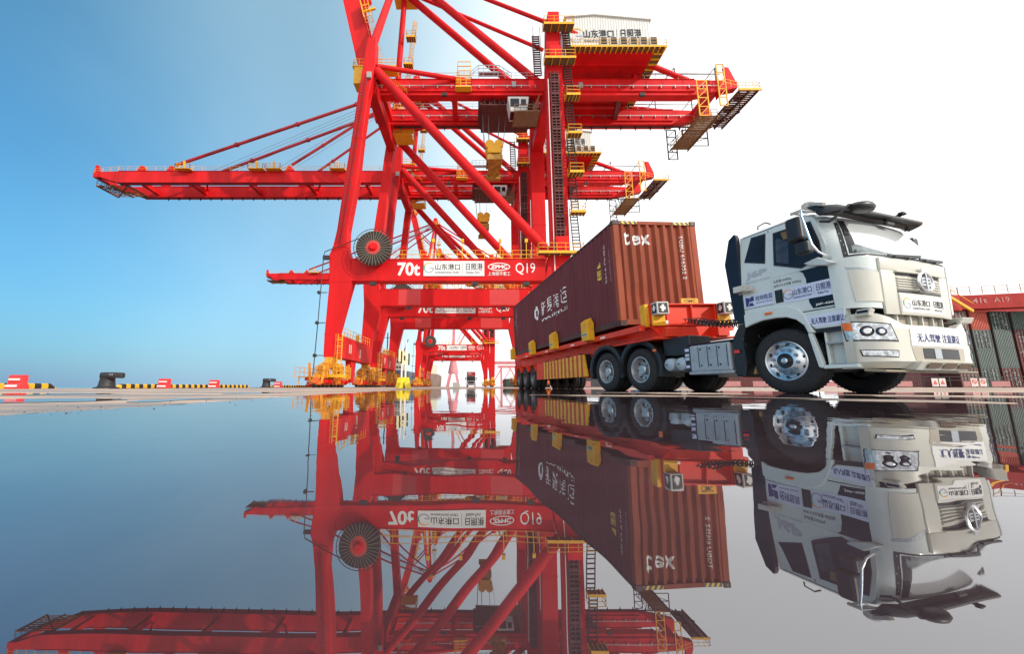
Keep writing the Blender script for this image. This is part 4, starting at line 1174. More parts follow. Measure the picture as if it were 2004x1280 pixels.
# ------------------------------------------------------------------ trailer
trl = thing('semi_trailer', 'low red skeletal trailer with yellow container guides under the maroon container', 'trailer', TP, TYAW)
def tb(name, fn, mt, parent=None, bevel=.008, til=True, **k):
    m = M(); fn(m)
    return m.build(name, mt, parent or trl, bevel=bevel, seg=1, xf=tilt if til else None, **k)
for x in (.42, 1.72):
    tb('chassis_rail', lambda m: (m.prism([(-.85, 1.52), (-1.2, 1.46), (-1.2, 1.25), (1.2, 1.22), (2.6, 1.02), (12.3, 1.02), (12.3, 1.52)], lambda y, z, d: (d, y, z), x, x + .3), m.box(x - .06, x + .36, -.9, 12.3, 1.525, 1.575)), TRAILR)
for x, a in ((-.02, 0), (2.33, 1)):
    tb('side_rail', lambda m: (m.box(x, x + .13, -.85, 12.3, 1.42, 1.57),), TRAILR)
for y in (.6, 2.2, 3.8, 5.4, 7.0, 8.6, 10.2, 11.8):
    tb('cross_member', lambda m: m.box(.12, 2.32, y, y + .16, 1.40, 1.565), TRAILR)
tb('coupling_plate', lambda m: (m.box(.15, 2.3, -1.15, 2.2, 1.20, 1.245),), TRAILR)
# front headboard
def hb(m):
    m.box(.28, 2.28, -.90, -.82, 1.58, 2.03); m.box(.28, 2.28, -.98, -.62, 2.035, 2.07); m.box(.28, 2.28, -.98, -.62, 1.53, 1.575)
    for x in (.62, 1.28, 1.9): m.box(x, x + .035, -.97, -.905, 1.58, 2.03)
HB = tb('headboard', hb, TRAILR)
tb('headboard_skirt', lambda m: m.prism([(.2, 1.52), (2.36, 1.52), (2.1, 1.26), (.46, 1.26)], lambda x, z, y: (x, y, z), -.95, -.91), TRAILR)
for x in (.26, 1.96):
    g = tb('front_guide', lambda m: (m.prism([(-.62, 1.53), (-.62, 2.08), (-.84, 2.08), (-.84, 1.53)], lambda y, z, d: (d, y, z), x - .10, x), m.box(x - .04, x + .28, -1.04, -.985, 1.53, 1.77)), YEL)
    mk = tb('marker_cube', lambda m: m.box(x - .03, x + .27, -1.22, -.99, 1.775, 2.065), WHITE, g, bevel=.01)
    tb('marker_panel', lambda m: (m.box(x + .005, x + .235, -1.2245, -1.2205, 1.805, 2.035),), PRINTK, mk, bevel=0)
    tb('marker_panel', lambda m: (m.box(x - .0345, x - .0305, -1.195, -1.015, 1.805, 2.035)), PRINTK, mk, bevel=0)
    q = [(.15, .50), (.30, .42), (.30, .15), (.55, .15), (.55, .30), (.75, .30), (.75, .62), (.62, .62), (.62, .85), (.35, .85), (.35, .66), (.15, .66)]
    tb('marker_print', lambda m: (m.prism(q, lambda a, b, d: (x + .005 + .23 * a, d, 1.805 + .23 * b), -1.2285, -1.2265),), PRINTW, mk, bevel=0)
    tb('marker_print', lambda m: (m.prism(q[3:] + q[:1], lambda a, b, d: (d, -1.195 + .18 * a, 1.805 + .23 * b), x - .038, x - .0365)), PRINTW, mk, bevel=0)
    tb('reflector', lambda m: m.box(x + .29, x + .38, -.985, -.981, 1.56, 1.66), PRINTW, bevel=0)
tb('maker_plate', lambda m: m.box(1.12, 1.58, -.86, -.83, 2.075, 2.22), YEL)
def mp_(m): letter(m, 'CIMC', lambda a, b: (a, -.862, b), 1.2, 1.5, 2.11, 2.19, .02)
tb('lettering', mp_, PRINTK, HB, bevel=0)
for y in (1.55, 4.7, 7.8, 11.9):
    g = tb('side_guide', lambda m: m.prism([(-.24, 1.47), (-.02, 1.47), (-.02, 2.0), (-.10, 2.16), (-.24, 2.05)], lambda x, z, d: (x, d, z), y, y + .48), YEL, bevel=.012)
    tb('side_guide', lambda m: m.prism([(2.68, 1.47), (2.46, 1.47), (2.46, 2.0), (2.54, 2.16), (2.68, 2.05)], lambda x, z, d: (x, d, z), y, y + .48), YEL, bevel=.012)
    if y < 9:
        def gp_(m): m.box(-.246, -.242, y + .04, y + .44, 1.60, 1.72)
        tb('guide_label', gp_, mat('label_green', (.55, .62, .25), .5), g, bevel=0)
        def gt_(m): letter(m, '经纬恒润', lambda a, b: (-.249, y + .48 - (a), b), .10, .42, 1.63, 1.69, .02)
        tb('lettering', gt_, PRINTB, g, bevel=0)
# striped side guards
def sg(x): return lambda m: (m.box(x, x + .05, 2.55, 6.75, .42, 1.14), m.box(x - .012, x + .062, 2.55, 6.75, .62, .635), m.box(x - .012, x + .062, 2.55, 6.75, 1.0, 1.015))
G1 = tb('side_guard', sg(-.03), PANEL, til=False); tb('side_guard', sg(2.42), PANEL, til=False)
tb('guard_end', lambda m: m.prism([(2.5, .42), (2.2, .42), (2.42, 1.14), (2.5, 1.14)], lambda y, z, d: (d, y, z), -.035, .03), YEL, til=False)
tb('guard_end', lambda m: m.box(-.03, .02, 6.76, 7.75, .42, 1.12), TRAILR, til=False)
for y in (2.9, 4.1, 5.3, 6.5): tb('guard_bracket', lambda m: m.box(.03, .5, y, y + .06, .7, 1.2), DARK, til=False)
# support legs
for x in (.45, 1.8): tb('support_leg', lambda m: (m.box(x, x + .14, 3.2, 3.36, .45, 1.2), m.box(x - .06, x + .2, 3.12, 3.44, .40, .46)), TRAILR, til=False)
# wheels ----------------------------------------------------------
def tyre_mesh(width, r=.53):
    m = M(); w_ = width
    prof = [(.30, .015), (.33, .0), (.40, -.012), (.46, -.004), (.505, .018), (r - .008, .04), (r, .055)]
    g = 4
    for k in range(g):
        a = .055 + (w_ - .11) * (k + .5) / g
        prof += [(r, a - .012), (r - .014, a - .008), (r - .014, a + .008), (r, a + .012)]
    prof += [(r, w_ - .055), (r - .008, w_ - .04), (.505, w_ - .018), (.46, w_ + .004), (.40, w_ + .012), (.33, w_), (.30, w_ - .015)]
    m.lathe(prof, (0, 0, 0), 'x', 56)
    for k in range(56):       # tread shoulder blocks
        t = 2 * math.pi * k / 56
        for x0_, x1_ in ((.045, .085), (w_ - .085, w_ - .045)):
            c_, s_ = math.cos(t), math.sin(t)
            m.bar((x0_, (r + .001) * c_, (r + .001) * s_), (x1_, (r + .001) * c_, (r + .001) * s_), .03, .012, up=(0, c_, s_))
    return m.mesh('tyre', RUBBER, smooth=35)
TY_S = tyre_mesh(.31); TY_D = tyre_mesh(.27)
def rim_rear():
    m = M(); m.lathe([(.315, .02), (.325, -.005), (.30, -.004), (.285, .03), (.27, .12), (.255, .15), (.12, .16), (.12, .06), (.10, .04), (0, .04)], (0, 0, 0), 'x', 40)
    for k in range(10):
        t = R(36 * k); m.lathe([(0, .11), (.018, .11), (.02, .16)], (0, .17 * math.cos(t), .17 * math.sin(t)), 'x', 8)
    m.cur = 1
    for k in range(8):
        t = R(45 * k + 20); m.lathe([(0, .139), (.032, .139)], (0, .225 * math.cos(t), .225 * math.sin(t)), 'x', 10)
    return m.mesh('rim', [mat('dull_rim', (.50, .50, .51), .3, metal=.85, var=.15, vscale=8, dirt=.4, dirtcol=(.12, .11, .10)), BLACK], smooth=35)
def rim_trailer():
    m = M(); m.lathe([(.315, .02), (.325, -.005), (.30, -.004), (.285, .03), (.26, .13), (.15, .15), (.14, .05), (0, .04)], (0, 0, 0), 'x', 36)
    return m.mesh('rim', [mat('dark_rim', (.16, .16, .17), .4, metal=.7, var=.2, dirt=.4)], smooth=35)
RIM_R, RIM_T = rim_rear(), rim_trailer()
def wheel_set(parent, x, y, z=.53, rim=None, dual=True, inward=1):
    """dual wheel whose outer face is at x; inward=+1 means the axle continues towards +x"""
    w_ = bpy.data.objects.new('wheel', TY_D); C.objects.link(w_); w_.parent = parent
    w_.location = (x, y, z); w_.rotation_euler = (R(random.uniform(0, 90)), 0, 0 if inward > 0 else math.pi)
    r_ = link('rim', rim, w_); 
    if dual:
        t_ = link('tyre', TY_D, w_); t_.location = (.31, 0, 0)
    return w_
for y in (8.45, 9.85, 11.25):
    wheel_set(trl, -.02, y, .53, RIM_T); wheel_set(trl, 2.46, y, .53, RIM_T, inward=-1)
    tb('axle', lambda m: m.tube((.5, y, .53), (1.95, y, .53), .07), DARK, til=False, bevel=0)
def mudg(x):
    def f(m):
        for y in (8.45, 9.85, 11.25): m.lathe([(.60, x), (.60, x + .58), (.63, x + .58), (.63, x)], (0, y, .53), 'x', 14, R(-62), R(62)) if False else None
        for y in (8.45, 9.85, 11.25):
            vs = []
            for i in range(13):
                t = R(28 + 124 * i / 12)
                for xx in (x, x + .58):
                    for r_ in (.60, .635): vs.append((xx, y + r_ * math.cos(t), .55 + r_ * math.sin(t)))
            o = [(i * 4 + a, i * 4 + b, i * 4 + 4 + b, i * 4 + 4 + a) for i in range(12) for a, b in ((0, 1), (1, 3), (3, 2), (2, 0))]
            m.add(vs, o)
    return f
tb('mudguard', mudg(-.05), TRAILR, til=False, bevel=0); tb('mudguard', mudg(1.91), TRAILR, til=False, bevel=0)
tb('rear_bumper', lambda m: m.box(0, 2.44, 12.2, 12.35, .5, 1.3), TRAILR, til=False)
for y in (.9, 3.2, 6.1, 9.4): tb('reflector', lambda m: m.box(-.026, -.021, y, y + .3, 1.46, 1.51), PRINTW, bevel=0)
for y in (2.0, 5.0): tb('side_lamp', lambda m: m.box(-.05, -.025, y, y + .12, 1.44, 1.5), RLENS)

# ------------------------------------------------------------------ tractor
trk = thing('tractor_truck', 'white and navy driverless tractor unit pulling the red container trailer', 'truck', (5.128, 6.0, 0), R(17))
def L(s, u, z): return (u, -s, z)
def kp(name, fn, mt, parent=None, bevel=.008, seg=1, smooth=None):
    m = M(); fn(m)
    return m.build(name, mt, parent or trk, bevel=bevel, seg=seg, xf=L, smooth=smooth)
W = 2.30
def inset(z):
    return 0 if z < 1.95 else .10 * ((z - 1.95) / .95) ** 1.2 if z < 2.90 else .10 + (z - 2.90) * 2.6
def sfront(z):
    if z < 1.97: return 1.02 + .03 * (z - 1.1)
    if z < 2.72: return 1.045 - (z - 1.97) * .50
    return .67 - (z - 2.72) * 1.1 if z < 2.9 else .47 - (z - 2.9) * 5
def radius(z): return .33 if z < 1.97 else .30
SB = -.66
def outline(z, n=8, nf=12):
    """plan outline of the cab: rear right corner, side, rounded front, other side"""
    i, f, r = inset(z), sfront(z), radius(z); pts = [(SB, i), (SB * .4, i), (.2, i), (f - r, i)]
    for k in range(1, n + 1):
        t = R(90 * k / n); pts.append((f - r + r * math.sin(t), i + r - r * math.cos(t)))
    u0, u1 = i + r, W - i - r
    for k in range(1, nf):
        u = u0 + (u1 - u0) * k / nf; pts.append((f + .05 * (1 - ((u - W / 2) / ((u1 - u0) / 2)) ** 2), u))
    left = [(s, W - u) for s, u in pts[:4 + n][::-1]]
    return pts + left
def at(w, z, off):
    """point on the cab skin: w metres along the outline measured from the seam at s=.70 of the near side"""
    pts = outline(z); i = inset(z); d = w + (.70 - SB)
    for a, b in zip(pts[:-1], pts[1:]):
        l = math.hypot(b[0] - a[0], b[1] - a[1])
        if d <= l or b is pts[-1]:
            k = d / l; s = a[0] + (b[0] - a[0]) * k; u = a[1] + (b[1] - a[1]) * k
            nx, ny = (b[1] - a[1]) / l, -(b[0] - a[0]) / l
            return (s + nx * off, u + ny * off, z)
        d -= l
def wrap(m, corners, off, th=.02, na=10, nb=3, fn=at):
    """a panel bent round the cab front; corners (w, z): lower left, lower right, upper right, upper left"""
    (a0, b0), (a1, b1), (a2, b2), (a3, b3) = corners; vs = []
    for o in (off, off - th):
        for j in range(nb + 1):
            for i in range(na + 1):
                p, q = i / na, j / nb
                a = (a0 * (1 - p) + a1 * p) * (1 - q) + (a3 * (1 - p) + a2 * p) * q
                b = (b0 * (1 - p) + b1 * p) * (1 - q) + (b3 * (1 - p) + b2 * p) * q
                vs.append(fn(a, b, o))
    n = na + 1; k = n * (nb + 1)
    fs = [(j * n + i, j * n + i + 1, (j + 1) * n + i + 1, (j + 1) * n + i) for j in range(nb) for i in range(na)]
    fs += [tuple(k + q for q in f[::-1]) for f in fs]
    bd = [i for i in range(n)] + [j * n + na for j in range(1, nb + 1)] + [nb * n + i for i in range(na - 1, -1, -1)] + [j * n for j in range(nb - 1, 0, -1)]
    fs += [(bd[i], bd[(i + 1) % len(bd)], k + bd[(i + 1) % len(bd)], k + bd[i]) for i in range(len(bd))]
    m.add(vs, fs)
def sidefn(off): return lambda s, z, d=0: (s, inset(z) - off - d, z)
def plate(m, poly, o0, o1):
    m.prism(poly, lambda s, z, d: (s, inset(z) - d, z), o0, o1)

# cab shell
m = M(); levels = [1.26, 1.5, 1.75, 1.955, 2.0, 2.25, 2.5, 2.72, 2.80, 2.88, 2.93, 2.97]
ol = [outline(z) for z in levels]; n_ = len(ol[0])
m.add([(s, u, z) for o, z in zip(ol, levels) for s, u in o],
      [(i * n_ + k, i * n_ + (k + 1) % n_, (i + 1) * n_ + (k + 1) % n_, (i + 1) * n_ + k) for i in range(len(levels) - 1) for k in range(n_)] + [tuple(range(n_)), tuple((len(levels) - 1) * n_ + k for k in range(n_))])
cabo = m.build('cab', CABW, trk, xf=L, smooth=28)
# rear fairing
m = M(); m.prism([(-.665, 1.26), (-.665, 2.90), (-.70, 2.98), (-.82, 2.90), (-.95, 2.45), (-.88, 1.36), (-.80, 1.26)], lambda s, z, d: (s, d, z), .0, .10)
m.build('rear_fairing', NAVY, trk, xf=L, bevel=.015)
m = M(); m.prism([(-.665, 1.26), (-.665, 2.90), (-.70, 2.98), (-.82, 2.90), (-.95, 2.45), (-.88, 1.36), (-.80, 1.26)], lambda s, z, d: (s, d, z), W - .1, W)
m.build('rear_fairing', NAVY, trk, xf=L, bevel=.015)
# door and its pieces
door = kp('door', lambda m: (plate(m, [(-.13, 1.285), (.38, 1.285), (.70, 1.30), (.70, 1.94), (-.13, 1.94)], .0, .010)), CABW, bevel=.004)
kp('door_frame', lambda m: plate(m, [(-.13, 1.943), (.70, 1.943), (.665, 2.30), (.55, 2.74), (.50, 2.80), (-.14, 2.83)], .0, .008), CABW, door, bevel=.004)
kp('door_window', lambda m: plate(m, [(-.08, 2.16), (.33, 1.975), (.44, 2.02), (.63, 2.07), (.60, 2.35), (.50, 2.72), (-.07, 2.75)], .008, .013), BLACK, door, bevel=.002)
kp('glass', lambda m: plate(m, [(-.05, 2.18), (.33, 2.01), (.43, 2.05), (.60, 2.095), (.575, 2.34), (.48, 2.69), (-.04, 2.72)], .0132, .0165), GLASSD, door, bevel=0)
kp('lower_trim', lambda m: plate(m, [(.29, 1.942), (.34, 1.90), (.37, 1.80), (.37, 1.42), (.41, 1.31), (.695, 1.31), (.695, 1.942)], .0105, .014), NAVY, door, bevel=.002)
kp('window_blind', lambda m: plate(m, [(.10, 2.56), (.40, 2.55), (.46, 2.68), (.06, 2.70)], .0168, .018), mat('blind_tan', (.20, .12, .05), .6, var=.3), door, bevel=0)
kp('seat_shade', lambda m: plate(m, [(-.03, 2.20), (.16, 2.11), (.17, 2.50), (.0, 2.62), (-.03, 2.60)], .0168, .0175), mat('seat_grey', (.05, .045, .055), .12, var=.4, vscale=6, spec=.8), door, bevel=0)
kp('mirror_arm_cover', lambda m: m.prism([(.42, 2.02), (.62, 2.06), (.80, 1.92), (.70, 1.90), (.5, 1.96)], lambda s, z, d: (s, d, z), -.12, .02), CABW, bevel=.02, seg=2)
kp('handle', lambda m: plate(m, [(-.105, 1.50), (.015, 1.50), (.015, 1.72), (-.105, 1.72)], .0105, .02), BLACK, door, bevel=.008, seg=2)
kp('grip', lambda m: m.box(-.06, -.02, -.035, -.021, 1.53, 1.70), BLACK, door, bevel=.006)
for nm, q in (('door_seam', [(-.146, 1.285), (-.134, 1.285), (-.145, 2.83), (-.157, 2.83)]), ('door_seam', [(-.146, 1.272), (.70, 1.272), (.70, 1.283), (-.146, 1.283)]), ('panel_seam', [(-.655, 1.495), (-.15, 1.495), (-.15, 1.503), (-.655, 1.503)]), ('panel_seam', [(.702, 1.27), (.712, 1.27), (.712, 1.93), (.702, 1.93)])):
    kp(nm, lambda m: plate(m, q, .0, .0025), BLACK, bevel=0)
kp('quarter_window', lambda m: plate(m, [(-.59, 2.38), (-.22, 2.24), (-.19, 2.80), (-.45, 2.82)], .001, .008), BLACK, bevel=.003)
kp('quarter_glass', lambda m: plate(m, [(-.565, 2.41), (-.24, 2.285), (-.215, 2.77), (-.44, 2.79)], .0085, .012), GLASSD, bevel=0)
# banners and prints on the flank
bn = kp('banner', lambda m: (plate(m, [(.02, 1.475), (.70, 1.47), (.70, 1.715), (.02, 1.715)], .0145, .0165)), BAND, door, bevel=0)
def bnp(m): port_print(m, lambda a, b: (a, inset(b) - .0185, b), .04, .69, 1.48, 1.71)
kp('lettering', bnp, [PRINTO, PRINTG, PRINTS, PRINTB], door, bevel=0)
kp('rear_banner', lambda m: plate(m, [(-.645, 1.515), (-.145, 1.515), (-.145, 1.735), (-.645, 1.735)], .001, .003), BAND, bevel=0)
def rbp(m):
    f = lambda a, b: (a, -.0045, b)
    letter(m, '经纬恒润', f, -.44, -.16, 1.615, 1.705, .02); letter(m, 'JINGWEI HIRAIN', f, -.44, -.16, 1.56, 1.59, .02)
    for q in ([(-.62, 1.54), (-.58, 1.54), (-.53, 1.69), (-.62, 1.71)], [(-.57, 1.54), (-.47, 1.54), (-.50, 1.60), (-.55, 1.60)], [(-.52, 1.71), (-.47, 1.71), (-.47, 1.63), (-.55, 1.62)]): m.add([f(*p) for p in q], [(0, 1, 2, 3)])
kp('lettering', rbp, PRINTB, bevel=0)
def jp(m): letter(m, 'J6P', lambda a, b: (a, inset(b) - .004, b), -.58, -.20, 2.02, 2.17, .05)
kp('lettering', jp, PRINTS, bevel=0)
def jp2(m): letter(m, 'A PRODUCT OF FAW', lambda a, b: (a, inset(b) - .004, b), -.63, -.16, 1.955, 1.995, .01)
kp('lettering', jp2, PRINTS, bevel=0)
def wt(m):
    f = lambda a, b: (a, inset(b) - .0125, b)
    letter(m, '总质量25000kg', f, -.11, .17, 1.835, 1.895, .0); letter(m, '准牵引车总质量 40000kg', f, -.11, .30, 1.76, 1.815, .0)
kp('lettering', wt, PRINTK, door, bevel=0)
def j420(m): letter(m, 'J6P-420', lambda a, b: (a, inset(b) - .0165, b), .45, .68, 1.335, 1.375, .03)
kp('lettering', j420, PRINTW, door, bevel=0)
# rear corner sensor
kp('corner_sensor', lambda m: (m.box(-.74, -.52, -.13, -.002, 1.82, 1.93), m.box(-.60, -.44, -.10, -.02, 1.80, 1.88), m.bar((-.72, -.02, 1.80), (-.40, -.06, 1.78), .02)), mat('sensor_grey', (.55, .53, .48), .4), bevel=.02, seg=2)
kp('sensor_label', lambda m: m.box(-.58, -.47, -.004, -.001, 1.765, 1.80), PRINTW, bevel=0)
# wheel arch
def arch(m):
    P = [(-.655, 1.23), (-.63, 1.29)]; 
    outer = [(-.66, 1.26), (-.66, 1.40), (-.55, 1.435), (-.13, 1.455), (.08, 1.42), (.22, 1.34), (.30, 1.22), (.37, 1.0), (.40, .93), (.31, .93)]
    inner = [(.27, 1.06), (.17, 1.17), (.03, 1.235), (-.13, 1.25), (-.35, 1.245), (-.55, 1.20), (-.66, 1.16)]
    m.prism(outer + inner, lambda s, z, d: (s, d, z), -.045, .30)
kp('wheel_arch', arch, CABW, bevel=.018, seg=2)
kp('arch_liner', lambda m: m.add([(s, u, z) for s, z in [(-.70, .50), (-.74, .9), (-.62, 1.17), (-.35, 1.235), (-.1, 1.24), (.1, 1.20), (.25, 1.05), (.32, .86)] for u in (-.02, .75)], [(2 * i, 2 * i + 1, 2 * i + 3, 2 * i + 2) for i in range(7)]), BLACK, bevel=0)
kp('side_marker', lambda m: m.box(-.29, -.16, -.062, -.046, 1.325, 1.37), AMBER, bevel=.008)
# step box
def stp(m):
    m.prism([(.47, .93), (.82, .95), (.86, .38), (.475, .385)], lambda s, z, d: (s, d, z), .12, .5)
    m.prism([(.30, .93), (.36, .93), (.45, .47), (.44, .385), (.385, .40)], lambda s, z, d: (s, d, z), -.04, .03)
    m.prism([(.47, .93), (.50, .93), (.52, .385), (.475, .385)], lambda s, z, d: (s, d, z), .03, .119)
    m.box(.44, .86, -.035, .119, .375, .43)
st = kp('step_box', stp, CABW, bevel=.012, seg=2)
kp('step', lambda m: m.box(.51, .84, -.02, .119, .735, .765), GALV, st); kp('step', lambda m: m.box(.53, .845, -.03, .119, .431, .45), GALV, st)
kp('panel_above_step', lambda m: m.prism([(.235, 1.265), (.80, 1.255), (.80, .985), (.405, .985), (.335, 1.15)], lambda s, z, d: (s, d, z), -.03, .1), CABW, bevel=.008)
bs_ = kp('banner', lambda m: m.prism([(.26, 1.20), (.79, 1.20), (.79, 1.02), (.39, 1.02)], lambda s, z, d: (s, d, z), -.033, -.031), BAND, bevel=0)
def drv(m): letter(m, '无人驾驶 注意避让', lambda a, b: (a, -.0355, b), .37, .785, 1.06, 1.155, .02)
kp('lettering', drv, PRINTB, bevel=0)
kp('dark_gap', lambda m: m.box(.30, .8, .0, .3, .93, .985), BLACK, bevel=0)
# front hood, corner panels, grille
for a, b in ((-.01, .52),):
    kp('corner_panel', lambda m: wrap(m, [(-.005, 1.235), (.50, 1.20), (.50, 1.955), (-.02, 1.965)], .028, .03, 12, 4), CABW, bevel=0, smooth=30)
    def mir(m): wrap(m, [(-.005, 1.235), (.50, 1.20), (.50, 1.955), (-.02, 1.965)], .028, .03, 12, 4); m.v = [(s, W - u, z) for s, u, z in m.v]
    kp('corner_panel', mir, CABW, bevel=0, smooth=30)
kp('corner_vane', lambda m: wrap(m, [(.20, 1.31), (.51, 1.29), (.51, 1.72), (.18, 1.78)], .040, .02, 8, 2), BUMPW, bevel=0, smooth=30)
kp('vane_shadow_gap', lambda m: wrap(m, [(.16, 1.79), (.51, 1.73), (.51, 1.76), (.15, 1.83)], .030, .01, 8, 1), GALV, bevel=0)
def fr(u, z, off=0):
    c_ = (u - W / 2) / ((W - 2 * .33) / 2); return (sfront(z) + .05 * max(0, 1 - c_ * c_) + off, u, z)
def fpanel(m, u0, u1, z0, z1, o0, o1, nu=10):
    vs = []
    for o in (o1, o0):
        for z in (z0, z1):
            for i in range(nu + 1): vs.append(fr(u0 + (u1 - u0) * i / nu, z, o))
    n = nu + 1; fs = []
    for i in range(nu):
        fs += [(i, i + 1, n + i + 1, n + i), (2 * n + i, 3 * n + i, 3 * n + i + 1, 2 * n + i + 1), (i, 2 * n + i, 2 * n + i + 1, i + 1), (n + i, n + i + 1, 3 * n + i + 1, 3 * n + i)]
    fs += [(0, n, 3 * n, 2 * n), (nu, 2 * n + nu, 3 * n + nu, n + nu)]
    m.add(vs, fs)
hood = kp('hood', lambda m: (fpanel(m, .36, W - .36, 1.77, 1.95, .0, .034), fpanel(m, .36, .62, 1.12, 1.77, .0, .034), fpanel(m, W - .62, W - .36, 1.12, 1.77, .0, .034), fpanel(m, .62, W - .62, 1.12, 1.44, .0, .05)), BUMPW, smooth=30, bevel=.01, seg=2)
kp('grille_backing', lambda m: fpanel(m, .62, W - .62, 1.44, 1.77, .0, .020), BUMPW, hood, bevel=0)
for z0 in (1.445, 1.70): kp('grille_gap', lambda m: fpanel(m, .63, W - .63, z0, z0 + .040, .0205, .024), BLACK, hood, bevel=0)
for k in range(5):
    z = 1.50 + .038 * k
    kp('slat', lambda m: fpanel(m, .64, W - .64, z, z + .022, .0205, .040), BUMPW, hood, bevel=.004)
kp('slat', lambda m: fpanel(m, .60, W - .60, 1.738, 1.768, .0205, .065), BUMPW, hood, bevel=.006)
def emb(m):
    c = [fr(W / 2, 1.62, .085)]; cs, cu, cz = c[0]
    m.path([(cs, cu + .165 * math.cos(R(12 * k)), cz + .135 * math.sin(R(12 * k))) for k in range(31)], .021, 8)
    m.box(cs - .02, cs + .02, cu - .014, cu + .014, cz - .12, cz + .12)
    for s_ in (-1, 1):
        for z in (-.05, 0.0, .05): m.box(cs - .012, cs + .012, cu + s_ * .02 - (.085 if s_ < 0 else 0), cu + s_ * .02 + (.085 if s_ > 0 else 0), cz + z - .013, cz + z + .013)
        m.box(cs - .012, cs + .012, cu + s_ * .1 - .012, cu + s_ * .1 + .012, cz - .06, cz + .06)
kp('emblem', emb, CHROME, hood, bevel=0, smooth=40)
kp('emblem_mount', lambda m: m.prism([(-.04, 1.76), (.04, 1.76), (.06, 1.80), (0, 1.84), (-.05, 1.81)], lambda u, z, d: (fr(W / 2, z, .055)[0] + d, W / 2 + u, z), 0, .03), CHROME, hood, bevel=.004)
def fbd(m): fpanel(m, .64, W - .64, 1.16, 1.40, .051, .054)
kp('front_board', fbd, PRINTW, hood, bevel=0)
def fbp(m): port_print(m, lambda a, b: fr(a, b, .0565), .66, W - .66, 1.17, 1.39)
kp('lettering', fbp, PM, hood, bevel=0)
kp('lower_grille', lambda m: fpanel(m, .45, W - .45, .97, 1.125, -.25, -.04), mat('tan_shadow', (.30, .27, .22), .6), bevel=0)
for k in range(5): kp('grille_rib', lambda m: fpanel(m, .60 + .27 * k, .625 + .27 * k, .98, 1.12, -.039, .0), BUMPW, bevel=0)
# windscreen, visor, wipers
kp('windscreen_seal', lambda m: wrap(m, [(.16, 1.985), (W + .09, 1.985), (W - .11, 2.735), (.05, 2.735)], .004, .01, 40, 6), BLACK, bevel=0, smooth=30)
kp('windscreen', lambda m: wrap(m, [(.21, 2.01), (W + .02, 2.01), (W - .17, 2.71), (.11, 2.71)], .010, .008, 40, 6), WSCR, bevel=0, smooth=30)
kp('dashboard', lambda m: wrap(m, [(.26, 2.02), (1.1, 2.02), (.62, 2.09), (.24, 2.20)], .0125, .002, 12, 2), mat('dash_grey', (.16, .19, .19), .25, var=.5, vscale=10), bevel=0)
kp('interior_shading', lambda m: wrap(m, [(.22, 2.03), (.30, 2.03), (.25, 2.68), (.12, 2.68)], .0128, .002, 4, 4), mat('shade_black', (.02, .022, .025), .06), bevel=0)  # black strip on the glass paints the dark cab interior at its edge
def wip(u0): 
    def f(m):
        p = lambda u, z: fr(u, z, .05)
        m.bar(p(u0, 1.97), p(u0 + .62, 2.02), .035, .02); m.bar(p(u0 + .28, 1.955), p(u0 + .45, 2.01), .025, .02); m.bar(p(u0 - .1, 1.985), p(u0 + .7, 2.045), .014, .03)
    return f
kp('wiper', wip(.62), BLACK, bevel=0); kp('wiper', wip(1.30), BLACK, bevel=0)
def vis(m):
    n = 22; vs = []
    for i in range(n + 1):
        p = i / n; u = .06 + (W - .12) * p; e2 = 1 - (2 * p - 1) ** 2; e1 = min(1, e2 * 3)
        sb = .56 + .06 * e1; sf_ = .70 + .22 * e1 ** .6
        for s, z in ((sb + .07, 2.75), (sb - .08, 2.965), (.5 * (sb + sf_), 2.905), (sf_, 2.79), (sf_ + .005, 2.755), (sf_ - .03, 2.745), (.5 * (sb + sf_) - .03, 2.80)): vs.append((s, u, z))
    k = 7
    m.add(vs, [(i * k + j, i * k + (j + 1) % k, (i + 1) * k + (j + 1) % k, (i + 1) * k + j) for i in range(n) for j in range(k)] + [tuple(range(k)), tuple(n * k + j for j in range(k))])
kp('sun_visor', vis, BLACK, bevel=0, smooth=35)
# roof fittings
kp('roof_sensor', lambda m: (m.lathe([(0, 0), (.09, 0), (.10, .03), (.10, .12), (.07, .15), (0, .15)], (.42, .24, 2.95), 'z', 18), m.bar((.2, .14, 2.98), (.62, .14, 2.97), .05, .04), m.bar((.5, .12, 3.02), (.72, .05, 2.90), .06, .05), m.bar((.25, .3, 2.97), (.25, .14, 2.97), .03)), mat('sensor_grey', (.55, .53, .48), .4), bevel=.004)
kp('roof_handle', lambda m: m.path([(-.34, .13, 2.93), (-.33, .12, 2.99), (-.2, .12, 3.01), (-.12, .13, 2.95)], .012, 6), BLACK, bevel=0)
kp('roof_seam', lambda m: plate(m, [(-.60, 2.855), (.46, 2.852), (.46, 2.862), (-.60, 2.865)], .0, .003), BLACK, bevel=0)
kp('camera_bracket', lambda m: (m.bar((.72, 1.60, 2.82), (.92, 1.60, 2.89), .05), m.box(.86, .92, 1.54, 1.66, 2.86, 2.90), m.box(.60, .66, 1.5, 1.54, 2.93, 3.0)), DARK, bevel=.008)
kp('inner_mirror', lambda m: (m.box(.83, .88, 1.18, 1.38, 2.64, 2.71), m.bar((.80, 1.25, 2.82), (.85, 1.27, 2.68), .035)), DARK, bevel=.015)
